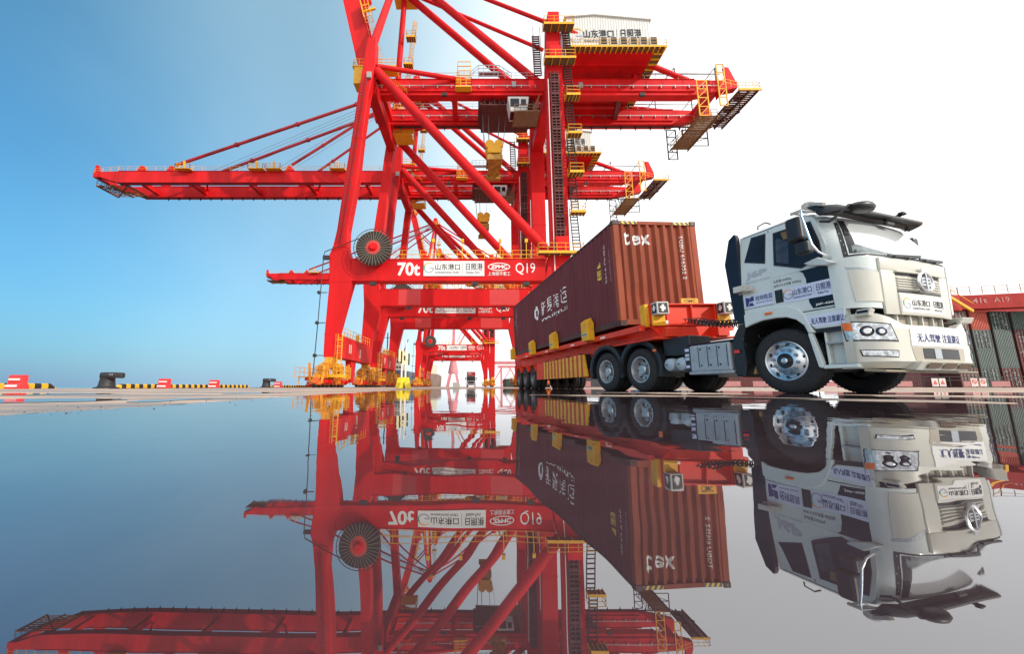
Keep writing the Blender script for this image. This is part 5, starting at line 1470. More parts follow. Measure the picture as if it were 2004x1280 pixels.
# mirrors
def mirror(m, y0):
    pass
kp('mirror_housing', lambda m: m.box(.38, .60, -.36, -.20, 2.33, 2.72), BLACK, bevel=.05, seg=3)
kp('mirror_housing', lambda m: m.box(.47, .66, -.36, -.20, 2.10, 2.30), BLACK, bevel=.04, seg=3)
kp('mirror_arm', lambda m: (m.path([(.60, .02, 2.82), (.60, -.30, 2.79), (.62, -.34, 2.70), (.70, -.34, 2.2), (.74, -.30, 2.08), (.72, .0, 2.03)], .016, 8),), CHROME, bevel=0, smooth=40)
kp('mirror_housing', lambda m: m.box(.38, .60, W + .20, W + .36, 2.33, 2.72), BLACK, bevel=.05, seg=3)
def om(m):
    m.lathe([(0, -.08), (.10, -.075), (.20, -.05), (.235, 0), (.20, .05), (.10, .07), (0, .075)], (0, 0, 0), 'z', 24)
    m.v = [(.96 + x * .55, .44 + y * .95, 2.78 + z * .95 + y * .02) for x, y, z in m.v]
kp('kerb_mirror', om, BLACK, bevel=0, smooth=50)
kp('kerb_mirror_arm', lambda m: m.path([(.62, .08, 2.66), (.74, .06, 2.60), (.86, .10, 2.68), (.93, .20, 2.80), (.97, .36, 2.82)], .02, 8), BLACK, bevel=0, smooth=40)
# bumper -----------------------------------------------------------
def bout(z):
    f = 1.15 - (.10 if z < .45 else 0) * (.45 - z) / .1; r = .42; i = -.03 + (.05 * (.45 - z) / .1 if z < .45 else 0); pts = [(.84, i), (f - r + .0, i)]
    for k in range(1, 9):
        t = R(90 * k / 8); pts.append((f - r + r * math.sin(t), i + r - r * math.cos(t)))
    u0, u1 = i + r, W - i - r
    for k in range(1, 12):
        u = u0 + (u1 - u0) * k / 12; pts.append((f + .05 * (1 - ((u - W / 2) / ((u1 - u0) / 2)) ** 2), u))
    return pts + [(s, W - u) for s, u in pts[:10][::-1]]
def bat(w, z, off):
    pts = bout(z); d = w
    for a, b in zip(pts[:-1], pts[1:]):
        l = math.hypot(b[0] - a[0], b[1] - a[1])
        if l < 1e-6: continue
        if d <= l or b is pts[-1]:
            k = d / l; nx, ny = (b[1] - a[1]) / l, -(b[0] - a[0]) / l
            return (a[0] + (b[0] - a[0]) * k + nx * off, a[1] + (b[1] - a[1]) * k + ny * off, z)
        d -= l
BL = sum(math.hypot(b[0] - a[0], b[1] - a[1]) for a, b in zip(bout(.7)[:-1], bout(.7)[1:]))
def bump(m):
    lv = [.36, .40, .45, .9]; os_ = [bout(z) for z in lv]; n = len(os_[0])
    m.add([(s, u, z) for o, z in zip(os_, lv) for s, u in o], [(i * n + k, i * n + k + 1, (i + 1) * n + k + 1, (i + 1) * n + k) for i in range(3) for k in range(n - 1)])
    # shaped top edge: high shoulders over the lamps, dipping to the middle
    top = []
    for j, (s, u) in enumerate(bout(.9)):
        e_ = min(u, W - u); z = 1.13 - .17 * min(1, max(0, (e_ - .12) / .42)); top.append((s - (.03 if e_ > .05 else 0), u, z))
    b0 = [(s, u, .9) for s, u in bout(.9)]
    m.add(b0 + top, [(k, k + 1, n + k + 1, n + k) for k in range(n - 1)])
    back = [(s - .12 * (1 if 0.3 < u < W - .3 else .3), u, z - .02) for s, u, z in top]
    m.add(top + back, [(k, k + 1, n + k + 1, n + k) for k in range(n - 1)])
bpr = kp('bumper', bump, BUMPW, bevel=0, smooth=32)
def bw(m, q, off, th=.012, na=10, nb=2): wrap(m, q, off, th, na, nb, bat)
def bmir(fn):
    def g(m): fn(m); m.v = [(s, W - u, z) for s, u, z in m.v]
    return g
for sd_, wrapf in (('near', lambda f: f), ('far', bmir)):
    kp('headlight_bezel', wrapf(lambda m: bw(m, [(.14, .75), (.70, .715), (.63, .965), (.10, 1.05)], .006)), BLACK, bpr, bevel=0)
    hl = kp('headlight', wrapf(lambda m: bw(m, [(.155, .77), (.67, .735), (.61, .95), (.12, 1.03)], .014)), LAMP, bpr, bevel=0, smooth=30)
    kp('indicator', wrapf(lambda m: bw(m, [(.135, .90), (.23, .89), (.22, 1.005), (.125, 1.02)], .020)), AMBER, bpr, bevel=0)
    for wq, zq, rq in ((.36, .875, .075), (.50, .86, .06)):
        def ln(m):
            p = bat(wq, zq, .016); q_ = bat(wq + .02, zq, .016); v_ = Vector((q_[1] - p[1], -(q_[0] - p[0]), 0)).normalized()
            m.tube(Vector(p), Vector(p) + v_ * .012, rq, rq * .86, n=20)
        kp('lens', wrapf(ln), GLASSD, bpr, bevel=0, smooth=30)
        def ln2(m):
            p = bat(wq, zq, .028); q_ = bat(wq + .02, zq, .028); v_ = Vector((q_[1] - p[1], -(q_[0] - p[0]), 0)).normalized()
            m.tube(Vector(p), Vector(p) + v_ * .006, rq * .6, rq * .5, n=16)
        kp('reflector_bowl', wrapf(ln2), CHROME, bpr, bevel=0, smooth=30)
    kp('fog_lamp_bezel', wrapf(lambda m: bw(m, [(.28, .525), (.66, .50), (.68, .60), (.26, .62)], .005)), BLACK, bpr, bevel=0)
    kp('fog_lamp', wrapf(lambda m: bw(m, [(.295, .538), (.645, .513), (.66, .588), (.275, .608)], .012)), LAMP, bpr, bevel=0)
    kp('corner_fin', wrapf(lambda m: m.prism([(.92, 1.08), (1.08, 1.08), (1.12, 1.17), (.96, 1.17)], lambda s, z, d: (s - max(0, d) * .5, d, z), -.09, .10)), BUMPW, bpr, bevel=.012, seg=2)
    kp('corner_reflector', wrapf(lambda m: m.box(.96, 1.08, -.097, -.091, 1.115, 1.15)), NAVY, bpr, bevel=0)
mid = BL / 2
kp('front_plate', lambda m: bw(m, [(mid - .62, .665), (mid + .62, .665), (mid + .60, .90), (mid - .60, .90)], .010, .02, 12), PRINTW, bpr, bevel=0)
def fpl(m): letter(m, '无人驾驶 注意避让', lambda a, b: bat(a, b, .0125), mid - .50, mid + .50, .72, .84, .02)
kp('lettering', fpl, PRINTB, bpr, bevel=0)
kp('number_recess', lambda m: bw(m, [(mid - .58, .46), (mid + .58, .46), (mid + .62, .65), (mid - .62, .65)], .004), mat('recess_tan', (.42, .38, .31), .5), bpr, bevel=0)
kp('intake', lambda m: bw(m, [(mid - .42, .49), (mid + .42, .49), (mid + .42, .635), (mid - .42, .635)], .008), BLACK, bpr, bevel=0)
kp('intake_post', lambda m: bw(m, [(mid - .20, .492), (mid - .05, .492), (mid - .05, .633), (mid - .20, .633)], .012), GALV, bpr, bevel=0)
def lip(m):
    m.prism([(1.05, .455), (1.24, .455), (1.16, .33), (1.0, .34)], lambda s, z, d: (s, d, z), .55, W - .55)
lp = kp('lower_lip', lip, BUMPW, bpr, bevel=.015, seg=2)
for k in range(3): kp('lip_slot', lambda m: m.prism([(1.2425, .43), (1.2425 - .05, .36), (1.2425 - .048, .355), (1.247, .43)], lambda s, z, d: (s, d, z), .72 + .36 * k, 1.0 + .36 * k), mat('slot_brown', (.16, .11, .07), .6), bpr, bevel=0)
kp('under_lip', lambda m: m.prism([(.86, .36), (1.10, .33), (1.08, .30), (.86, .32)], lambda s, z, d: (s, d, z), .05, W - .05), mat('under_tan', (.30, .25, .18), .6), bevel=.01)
# chassis ------------------------------------------------------------
for u in (.78, 1.58): kp('chassis_rail', lambda m: m.box(-5.4, .9, u, u + .09, .80, 1.06), DARK)
for s in (-5.2, -4.1, -2.7, -1.2, .3): kp('cross_member', lambda m: m.box(s, s + .1, .87, 1.58, .84, 1.0), DARK)
kp('engine_block', lambda m: m.box(-.6, .8, .75, 1.7, .55, 1.24), BLACK)
kp('fifth_wheel', lambda m: (m.prism([(-3.4, 1.14), (-4.4, 1.14), (-4.5, 1.08), (-3.4, 1.06)], lambda s, z, d: (s, d, z), .75, 1.7), m.box(-4.2, -3.6, .8, 1.65, 1.06, 1.13)), DARK)
tool = kp('storage_panel', lambda m: m.box(-1.93, -1.02, -.01, .55, .41, .96), GALV, bevel=.03, seg=2)
for k in range(4): kp('panel_groove', lambda m: m.box(-1.72 + .21 * k, -1.705 + .21 * k, -.0125, -.009, .50, .92), BLACK, tool, bevel=0)
for k in range(3):
    for z in (.54, .87): kp('latch', lambda m: m.lathe([(0, -.018), (.018, -.018), (.02, -.009)], (-1.66 + .21 * k, 0, z), 'y', 10), DARK, tool, bevel=0)
kp('panel_sill', lambda m: m.box(-1.97, -.98, -.03, .5, .355, .415), GALV, bevel=.02, seg=2)
kp('valve_box', lambda m: m.box(-2.06, -1.94, .0, .5, .42, .95), BLACK)
for z in (.50, .66, .74, .85): kp('sticker', lambda m: m.box(-2.05, -1.95, -.004, -.001, z, z + .06), mat('sticker_blue', (.55, .62, .80), .5), bevel=0)
for s in (-2.20, -2.53):
    kp('air_tank', lambda m: m.lathe([(0, -.04), (.08, -.03), (.135, .0), (.15, .06), (.15, .5), (0, .55)], (s, .02, .60), 'y', 24), mat('tank_blue_grey', (.42, .50, .56), .4, metal=.2, dirt=.2), bevel=0, smooth=40)
    kp('tank_plug', lambda m: m.box(s - .045, s + .0, -.035, -.015, .59, .615), DARK, bevel=.005)
kp('air_box', lambda m: m.box(-2.75, -2.0, .1, .7, .80, 1.22), BLACK, bevel=.02)
kp('exhaust_box', lambda m: m.box(-2.05, -.95, 1.9, 2.42, .40, 1.0), DARK, bevel=.03)
kp('deck_plate', lambda m: m.box(-2.0, -.95, .02, 2.3, .97, 1.0), NAVY)
def fend(s0, uu):
    def f(m):
        vs = []; n = 16
        for i in range(n + 1):
            t = R(-18 + 216 * i / n)
            for u in (uu, uu + .66):
                for r in (.60, .66): vs.append((s0 - r * math.cos(t) * 1.0, u, .56 + r * math.sin(t)))
        m.add(vs, [(i * 4 + a, i * 4 + b, i * 4 + 4 + b, i * 4 + 4 + a) for i in range(n) for a, b in ((0, 1), (1, 3), (3, 2), (2, 0))] + [(0, 1, 3, 2), (4 * n, 4 * n + 1, 4 * n + 3, 4 * n + 2)])
        P = [(s0 - r * math.cos(R(-18 + 216 * i / n)), .56 + r * math.sin(R(-18 + 216 * i / n))) for r in (.60,) for i in range(n + 1)]
        Q = [(s0 - .75 * math.cos(R(-18 + 216 * i / n)), .56 + .72 * math.sin(R(-18 + 216 * i / n))) for i in range(n + 1)]
        m.add([(s, uu, z) for s, z in P] + [(s, uu, z) for s, z in Q], [(i, i + 1, n + 2 + i, n + 1 + i) for i in range(n)])
        m.add([(s, uu + .66, z) for s, z in Q] + [(s, uu, z) for s, z in Q], [(i, i + 1, n + 2 + i, n + 1 + i) for i in range(n)])
    return f
for s in (-3.43, -4.78):
    kp('rear_fender', fend(s, -.03), BLACK, bevel=0, smooth=40); kp('rear_fender', fend(s, W - .63), BLACK, bevel=0, smooth=40)
kp('side_marker', lambda m: m.box(-2.92, -2.82, -.06, -.035, .93, .99), AMBER, bevel=.006)
kp('side_marker', lambda m: m.box(-.93, -.83, -.03, -.012, .72, .78), RLENS, bevel=.006)
kp('mud_flap', lambda m: (m.prism([(-.96, .30), (-.80, .28), (-.72, .60), (-.74, 1.0), (-.66, 1.25), (-.80, 1.25), (-.96, 1.0)], lambda s, z, d: (s, d, z), .0, .55),), BLACK, bevel=.02)
kp('air_filter', lambda m: m.lathe([(0, 0), (.15, 0), (.16, .05), (.16, .3), (0, .32)], (-.85, .35, .34), 'z', 18), mat('filter_brass', (.45, .30, .14), .4, metal=.5), bevel=0, smooth=40)
# wheels
def rim_front():
    m = M(); m.lathe([(.312, .02), (.328, -.006), (.318, -.014), (.300, -.006), (.288, .03), (.272, .05), (.235, .02), (.150, -.016), (.125, -.02)], (0, 0, 0), 'x', 48)
    m.cur = 1; m.lathe([(.125, -.019), (.11, -.01), (.0, -.01)], (0, 0, 0), 'x', 32)
    for k in range(10):
        t = R(36 * k + 14); a = M(); a.lathe([(0, 0), (.026, 0)], (0, 0, 0), 'x', 12)
        m.add([(x + .028, .256 * math.cos(t) + (y * 1.0), .256 * math.sin(t) + z) for x, y, z in a.v], a.f)
    m.cur = 0
    return m.mesh('rim', [CHROME, BLACK], smooth=35)
def nut_mesh():
    m = M(); m.lathe([(.030, -.004), (.030, -.012), (.022, -.012), (.022, -.006)], (0, 0, 0), 'x', 14); m.lathe([(0, -.024), (.013, -.024), (.014, -.004)], (0, 0, 0), 'x', 8)
    return m.mesh('lug_nut', mat('nut_steel', (.30, .31, .36), .35, metal=.8))
def cap_mesh():
    m = M(); m.lathe([(0, -.05), (.035, -.05), (.05, -.04), (.05, -.01)], (0, 0, 0), 'x', 20); return m.mesh('hub_cap', CHROME, smooth=35)
RIM_F, NUT, CAP = rim_front(), nut_mesh(), cap_mesh()
def front_wheel(u, flip):
    w_ = link('front_wheel', TY_S, trk); w_.location = (u, .11, .53); w_.rotation_euler = (R(9), 0, math.pi if flip else 0)
    link('rim', RIM_F, w_); link('hub_cap', CAP, w_)
    for k in range(10):
        n_o = link('lug_nut', NUT, w_); t = R(36 * k); n_o.location = (-.012, .19 * math.cos(t), .19 * math.sin(t))
front_wheel(.04, False); front_wheel(W - .16, True)
for s in (-3.43, -4.78):
    wheel_set(trk, .0, -s, .53, RIM_R); wheel_set(trk, W, -s, .53, RIM_R, inward=-1)
    kp('axle', lambda m: m.tube((s, .5, .53), (s, W - .5, .53), .10), DARK, bevel=0)
kp('front_axle', lambda m: m.bar((-.08, .3, .42), (-.08, W - .4, .42), .12), DARK)
kp('leaf_spring', lambda m: m.box(-.8, .7, .42, .5, .52, .60), DARK)
# coiled air hoses from the trailer headboard to the cab back
def hose(p0, p1, sag, r, turns):
    def f(m):
        P0, P1 = Vector(p0), Vector(p1); pts = []; n = turns * 8
        d = (P1 - P0).normalized(); a = d.cross(Vector((0, 0, 1))).normalized(); b = a.cross(d)
        for i in range(n + 1):
            k = i / n; c_ = P0.lerp(P1, k) - Vector((0, 0, sag * 4 * k * (1 - k))); t = 2 * math.pi * turns * k
            e_ = min(1, 12 * k, 12 * (1 - k)); pts.append(c_ + (a * math.cos(t) + b * math.sin(t)) * r * e_)
        m.path(pts, .011, 5)
    return f
Mtr = (Matrix.Translation((5.128, 6.0, 0)) @ Matrix.Rotation(R(17), 4, 'Z')).inverted() @ (Matrix.Translation(TP) @ Matrix.Rotation(TYAW, 4, 'Z'))
def t2k(x, y, z):
    v = Mtr @ Vector(tilt(x, y, z)); return (-v.y, v.x, v.z)
for i, (xx, zz, uu, zc) in enumerate(((1.02, 1.68, .52, 1.45), (1.16, 1.66, .72, 1.40), (1.30, 1.70, .92, 1.45))):
    kp('air_hose', hose(t2k(xx, -1.0, zz), (-.70, uu, zc), .13, .055, 20), BLACK, bevel=0, smooth=60)
kp('hose_stand', lambda m: (m.box(-.78, -.67, .3, 1.3, 1.0, 1.3),), NAVY)
# ------------------------------------------------------------------ quay edge furniture
def bollard(x, y, label):
    m = M()
    m.lathe([(0, 0), (.62, 0), (.62, .06), (.46, .10), (.42, .16), (.36, .62), (.40, .74)], (0, 0, 0), 'z', 28)
    root = m.build('mooring_bollard', BOLL, smooth=40)
    root.location = (x, y, 0)
    tag(root, label, 'bollard', 'bollards along the quay edge')
    m = M(); n = 24
    for zz, sc in ((.70, .92), (.76, 1.0), (.94, 1.0), (1.0, .9), (1.02, .5)):
        m.v += [((.42 if math.cos(t) < 0 else .98) * sc * math.cos(t) + .04, .42 * sc * math.sin(t), zz - (.05 if math.cos(t) > .3 and zz < .8 else 0)) for t in [2 * math.pi * k / n for k in range(n)]]
    fs = [(i * n + k, i * n + (k + 1) % n, (i + 1) * n + (k + 1) % n, (i + 1) * n + k) for i in range(4) for k in range(n)] + [tuple(range(n)), tuple(4 * n + k for k in range(n))]
    m.f += fs; m.mi += [0] * len(fs)
    m.build('cap', BOLL, root, smooth=40)
    def pr_(m): letter(m, '44', lambda a, b: (a, -.425, b), .45, .7, .84, .95, .02)
    m = M(); letter(m, '44', lambda a, b: (a, -.30 - .12 * (1 - (a - .04) ** 2), b), .42, .66, .82, .92, .02)
    m.build('lettering', STEEL, root)
bollard(-23.55, 23.9, 'black mooring bollard with a hooked cap, nearer and larger of the two')
bollard(-23.3, 41.7, 'black mooring bollard with a hooked cap, smaller one beside the far red barrier')

def kerb(y0, y1, label):
    m = M(); L_ = y1 - y0
    m.prism([(-.16, 0), (.16, 0), (.15, .22), (.10, .29), (-.10, .29), (-.15, .22)], lambda x, z, d: (x, d, z), 0, L_)
    for e_ in (0, L_):
        vs = [v for v in m.v if abs(v[1] - e_) < 1e-6 and v[2] > .1]
    m.v = [(x, y + (.35 if y < 1e-6 and z > .1 else -.35 if abs(y - L_) < 1e-6 and z > .1 else 0), z) for x, y, z in m.v]
    o = m.build('striped_kerb', CURB, bevel=.012)
    o.location = (-24.35, y0, 0)
    return tag(o, label, 'kerb', 'striped kerbs along the quay edge')
kerb(9.0, 21.7, 'black and yellow striped kerb behind the nearest red barrier')
kerb(25.3, 40.2, 'black and yellow striped kerb between the two black bollards')
kerb(44.4, 60.0, 'black and yellow striped kerb beyond the smaller bollard, reaching the nearest crane')

BS = M()
BS.prism([(-.24, 0), (.24, 0), (.22, .16), (.12, .32), (.15, .36), (.13, .66), (.10, .70), (-.10, .70), (-.13, .66), (-.15, .36), (-.12, .32), (-.22, .16)], lambda y, z, d: (d, y, z), -.40, .40)
BSM = BS.mesh('water_barrier', BARR, bevel=.02)
b2 = M(); b2.box(-.34, .34, -.156, -.150, .43, .52); b2m = b2.mesh('reflective_strip', PRINTW)
b3 = M(); b3.add([(-.36, -.250, .10), (.36, -.250, .10), (.36, -.226, .20), (-.36, -.226, .20)], [(0, 1, 2, 3)]); b3m = b3.mesh('reflective_strip', PRINTW)
for x, y, rz, lb in ((-23.15, 18.9, -.12, 'red plastic barrier with white strips, largest and nearest on the quay edge'), (-23.2, 27.9, -.1, 'red plastic barrier with white strips, beside the nearer bollard'),
                 (-23.25, 33.3, -.05, 'red plastic barrier with white strips, in the middle of the long striped kerb'), (-23.2, 44.0, -.1, 'red plastic barrier with white strips, smallest, beside the far bollard')):
    o = link('water_barrier', BSM); o.location = (x, y, 0); o.rotation_euler = (0, 0, rz)
    tag(o, lb, 'barrier', 'red barriers along the quay edge')
    link('reflective_strip', b2m, o); link('reflective_strip', b3m, o)

# ------------------------------------------------------------------ sign posts in yellow bases
def sign_post(x, y, h, label, pz, flip):
    root = thing('sign_post', label, 'sign', (x, y, 0), 0, 'sign posts beside the crane rail')
    m = M(); m.hexa([(-.33, -.33, 0), (.33, -.33, 0), (.33, .33, 0), (-.33, .33, 0)], [(-.20, -.20, .68), (.20, -.20, .68), (.20, .20, .68), (-.20, .20, .68)])
    m.build('base', mat('base_yellow', (.88, .64, .02), .5, var=.15, dirt=.4, dirtcol=(.25, .16, .04)), root, bevel=.03)
    m = M(); m.prism([(-.05, 0), (.05, 0), (.0, .42)], lambda a, z, d: (a, d, z), -.34, -.30); m.build('notch', BLACK, root)
    m = M(); m.tube((0, 0, .62), (0, 0, h), .055, n=12); m.build('post', PRINTW, root, smooth=40)
    m = M(); m.hexa([(-.30, -.10, pz), (.24, .0, pz - .12), (.24, .04, pz - .12), (-.30, -.06, pz)], [(-.30, -.10, pz + .78), (.24, .0, pz + .60), (.24, .04, pz + .60), (-.30, -.06, pz + .78)])
    p_ = m.build('panel', mat('panel_cream', (.78, .70, .42) if not flip else (.80, .62, .20), .5, var=.1), root)
    m = M()
    f = lambda a, b: (-.30 + .54 * a, -.105 + .10 * a, pz - .12 * a + b * (.78 - .06 * a))
    m.add([f(0, 0), f(.16, 0), f(.16, 1), f(0, 1)], [(0, 1, 2, 3)]); m.add([f(.84, 0), f(1, 0), f(1, 1), f(.84, 1)], [(0, 1, 2, 3)])
    if flip: m.add([f(.35, .3), f(.62, .3), f(.62, .7), f(.35, .7)], [(0, 1, 2, 3)])
    m.build('edge_marking', PRINTK, p_)
sign_post(-4.75, 24.0, 3.05, 'white sign post in yellow base with plain cream panel edged in black', 1.75, False)
sign_post(-4.35, 23.2, 3.0, 'white sign post in yellow base with yellow panel and a black mark', 1.55, True)
m = M(); m.box(-.3, .3, -.3, .3, 0, .52)
o = m.build('concrete_block', CONC, bevel=.03); o.location = (-1.95, 38, 0); tag(o, 'small grey concrete block on the wet pavement beneath the cranes', 'block')

# ------------------------------------------------------------------ oncoming truck far down the quay
def far_truck(x, y):
    root = thing('container_truck', 'white truck with a red container coming down the quay beneath the far cranes', 'truck', (x, y, 0))
    def b(name, mt, *boxes, bevel=.04):
        m = M()
        for q in boxes: m.box(*q)
        return m.build(name, mt, root, bevel=bevel, seg=1)
    c = b('cab', CABW, (-1.22, 1.22, 0, 2.0, .7, 2.95))
    m = M(); m.prism([(-.02, 1.75), (-.05, 1.72), (.02, 2.7), (.05, 2.7)], lambda yy, z, d: (d, yy - .02, z), -1.1, 1.1); m.build('windscreen', GLASSD, c)
    b('bumper', BUMPW, (-1.25, 1.25, -.1, .15, .4, .95)); b('grille', BLACK, (-.8, .8, -.03, -.005, 1.0, 1.45)); b('visor', BLACK, (-1.15, 1.15, -.25, .1, 2.72, 2.86))
    for s_ in (-1, 1): b('headlight', LAMP, (s_ * .95 - .2, s_ * .95 + .2, -.125, -.105, .62, .85)); b('mirror', BLACK, (s_ * 1.45 - .12, s_ * 1.45 + .12, .0, .12, 1.9, 2.6))
    b('chassis', DARK, (-1.0, 1.0, .3, 14, .7, 1.25))
    b('container', mat('far_container_red', (.35, .03, .035), .55, var=.2, vscale=1), (-1.22, 1.22, 2.6, 14.7, 1.4, 4.2))
    m = M(); letter(m, 'CCL', lambda a, b_: (a, 2.59, b_), -.9, .1, 3.5, 3.9, .03); m.build('lettering', PRINTW, root)
    for s_ in (-1, 1):
        for yy in (1.2, 4.4, 10.5, 11.8):
            w_ = link('wheel', TY_D, root); w_.location = (-1.22 if s_ < 0 else 1.22, yy, .53); w_.rotation_euler = (0, 0, 0 if s_ < 0 else math.pi)
far_truck(-1.15, 101)
# ------------------------------------------------------------------ container yard on the landward side
YC = {'dark green': (.045, .085, .07), 'grey green': (.13, .17, .155), 'slate': (.10, .105, .125), 'orange red': (.50, .075, .035), 'dusty pink': (.34, .17, .15), 'maroon': (.15, .03, .04), 'dark red': (.20, .03, .03), 'blue': (.08, .16, .34), 'pale grey': (.42, .44, .46)}
YM = {k: mat('yard_' + k.replace(' ', '_'), tuple(.55 * q for q in v), .55, var=.15, vscale=1.2, dirt=.3, dirtcol=(.12, .09, .07), streak=True) for k, v in YC.items()}
TRIM = mat('door_hardware', (.20, .215, .21), .5, metal=.3, var=.6, vscale=1.5)
YCACHE = {}
def yard_end(style, colour):
    """meshes of a container standing end-on: body, corrugated or door end with bars and handles"""
    k = (style, colour)
    if k in YCACHE: return YCACHE[k]
    m = M(); m.box(0, 2.44, .065, 12.1, .02, 2.55); body = m.mesh('body', CDARK)  # dark body colour paints in the shaded sides between the columns
    m = M()
    for x in (0, 2.34): m.box(x - .003, x + .103, -.003, .12, 0, 2.59)
    for z in (0, 2.47): m.box(.1, 2.34, -.003, .12, z, z + .12)
    m.box(.1, 1.205, .03, .064, .12, 2.47); m.box(1.235, 2.34, .03, .064, .12, 2.47)
    frame = m.mesh('frame', YM[colour])
    parts = []
    if style == 'ribbed':
        m = M()
        for i in range(10): m.box(.16 + .22 * i, .27 + .22 * i, -.03, .028, .13, 2.46)
        parts.append(('rib', m.mesh('rib', mat('rib_' + colour.replace(' ', '_'), tuple(min(.8, c * 1.1 + .03) for c in YC[colour]), .5, var=.15), bevel=.01, seg=1), 'stuff'))
    else:
        for i, x in enumerate((.42, .88, 1.46, 1.92)):
            m = M(); m.box(x, x + .05, -.05, -.0, .05, 2.5)
            for z in (.35, .95, 1.55, 2.2): m.box(x - .09, x + .14, -.045, .028, z, z + .11)
            parts.append(('lock_rod', m.mesh('lock_rod', TRIM), None))
        m = M()
        for x, z, w_, h_ in ((1.32, 1.85, .45, .16), (1.38, 1.15, .3, .2), (.2, 2.02, .5, .12), (1.75, .62, .4, .2)): m.box(x, x + w_, .01, .029, z, z + h_)
        parts.append(('door_marking', m.mesh('door_marking', mat('worn_print', (.32, .32, .30), .6, var=.4, vscale=2)), 'stuff'))
    YCACHE[k] = (body, frame, parts); return YCACHE[k]
ORD = ('ground', 'second', 'third', 'top')
def yard_box(x, y, z, style, colour, label, rz=0):
    body, frame, parts = yard_end(style, colour)
    root = thing('yard_container', label, 'container', (x, y, z), rz, 'containers stacked in the yard')
    link('body', body, root); link('frame', frame, root)
    for nm, me, kd in parts: tag(link(nm, me, root), kind=kd)
COLS = [[('door', 'dusty pink'), ('door', 'dark green'), ('ribbed', 'slate'), ('door', 'dusty pink')],
        [('door', 'grey green'), ('ribbed', 'grey green'), ('door', 'grey green'), ('ribbed', 'orange red')],
        [('door', 'dark red'), ('ribbed', 'grey green'), ('ribbed', 'grey green'), ('door', 'dark green')],
        [('door', 'maroon'), ('door', 'dark red'), ('door', 'dark red'), ('ribbed', 'dark green')],
        [('ribbed', 'blue'), ('door', 'grey green'), ('ribbed', 'maroon'), ('door', 'dark green')]]
CN = ('column nearest the white tractor', 'second column from the white tractor', 'third column from the white tractor', 'fourth column from the white tractor', 'fifth column from the white tractor')
TN = ('ground', 'second', 'third', 'top')
for c_, col_ in enumerate(COLS):
    for t_, (st_, co_) in enumerate(col_):
        yard_box(65.2 + 2.86 * c_, 50.0, 2.6 * t_, st_, co_, '%s container, %s end showing, %s tier of the %s' % (co_, 'ribbed' if st_ == 'ribbed' else 'door', TN[t_], CN[c_]))
# low containers lying broadside behind the tractor's bumper
def long_box(x, y, z, colour, label):
    root = thing('yard_container', label, 'container', (x, y, z), 0, 'containers stacked in the yard')
    m = M(); n = 44; vs = []
    for i in range(n * 2 + 1):
        xx = .1 + (11.99) * i / (2 * n); o = .05 if (i // 1) % 2 else 0
        vs += [(xx, o, .14), (xx, o, 2.5)]
    m.add(vs, [(2 * i, 2 * i + 2, 2 * i + 3, 2 * i + 1) for i in range(2 * n)]); m.build('side_wall', YM[colour], root)
    m = M(); m.box(0, 12.19, .06, 2.44, .02, 2.57); m.build('body', YM[colour], root)
    m = M()
    for z_ in (0, 2.5): m.box(0, 12.19, -.01, .05, z_, z_ + .12)
    for x_ in (0, 12.08): m.box(x_, x_ + .11, -.012, .1, .12, 2.5)
    m.build('frame', CDARK, root)
long_box(52.6, 52, 0, 'maroon', 'dark maroon container lying broadside low behind the white tractor bumper')
long_box(39.5, 58, 0, 'dark red', 'dark red container lying broadside behind the front tyres of the tractor')
for i, (x, y, co) in enumerate(((38.0, 92, 'blue'), (50.5, 92, 'pale grey'), (24.5, 96, 'slate'), (63.5, 92, 'maroon'))):
    long_box(x, y, 0, co, co + ' container lying broadside far off across the yard, seen under the truck')

# ------------------------------------------------------------------ yard fence with boards
fence = thing('yard_fence', 'low dark rail fence hung with faded pink boards in front of the container yard', 'fence', (0, 42.5, 0))
P1 = M(); P1.box(-.04, .04, -.04, .04, 0, 1.25); P1M = P1.mesh('post', DARK)
B1 = M(); B1.box(0, 2.1, -.03, .03, .12, .72); B1M = B1.mesh('board', PINK, bevel=.01, seg=1)
for z in (1.2, .8): 
    m = M(); m.box(9, 90, -.03, .03, z, z + .06); m.build('rail', DARK, fence)
for i in range(28): o = link('post', P1M, fence); o.location = (9 + 3 * i, 0, 0)
for i, x in enumerate((11, 15.5, 20, 24.5, 28, 31.5, 35.5, 39.5, 43.5, 47.5, 55.4, 58.6, 63.6, 66.4, 70.5)):
    o = link('board', B1M, fence); o.location = (x, -.08, 0)
def fence_sign(x, kind, label):
    m = M(); m.box(-.37, .37, -.03, 0, .12, 1.05)
    o = m.build('safety_sign', mat('sign_cream', (.66, .60, .56), .5, var=.1), bevel=.008, seg=1); o.location = (x, 42.38, 0)
    tag(o, label, 'sign', 'safety signs on the yard fence')
    m = M()
    if kind == 'tri':
        m.prism([(-.27, .36), (.27, .36), (0, .88)], lambda a, z, d: (a, d, z), -.034, -.031); m.build('symbol', BARR, o)
        m = M(); m.prism([(-.16, .42), (.16, .42), (0, .74)], lambda a, z, d: (a, d, z), -.038, -.035); m.build('symbol_field', PINK, o)
    else:
        m.lathe([(.19, -.034), (.28, -.034)], (0, 0, .68), 'y', 24); m.bar((-.18, -.036, .86), (.18, -.036, .50), .07, .004); m.build('symbol', BARR, o)
        m = M(); m.bar((-.1, -.034, .68), (.1, -.034, .68), .08, .004); m.build('pictogram', PRINTK, o)
    m = M(); m.box(-.25, .25, -.034, -.031, .2, .28); m.build('caption_bar', PRINTS, o)
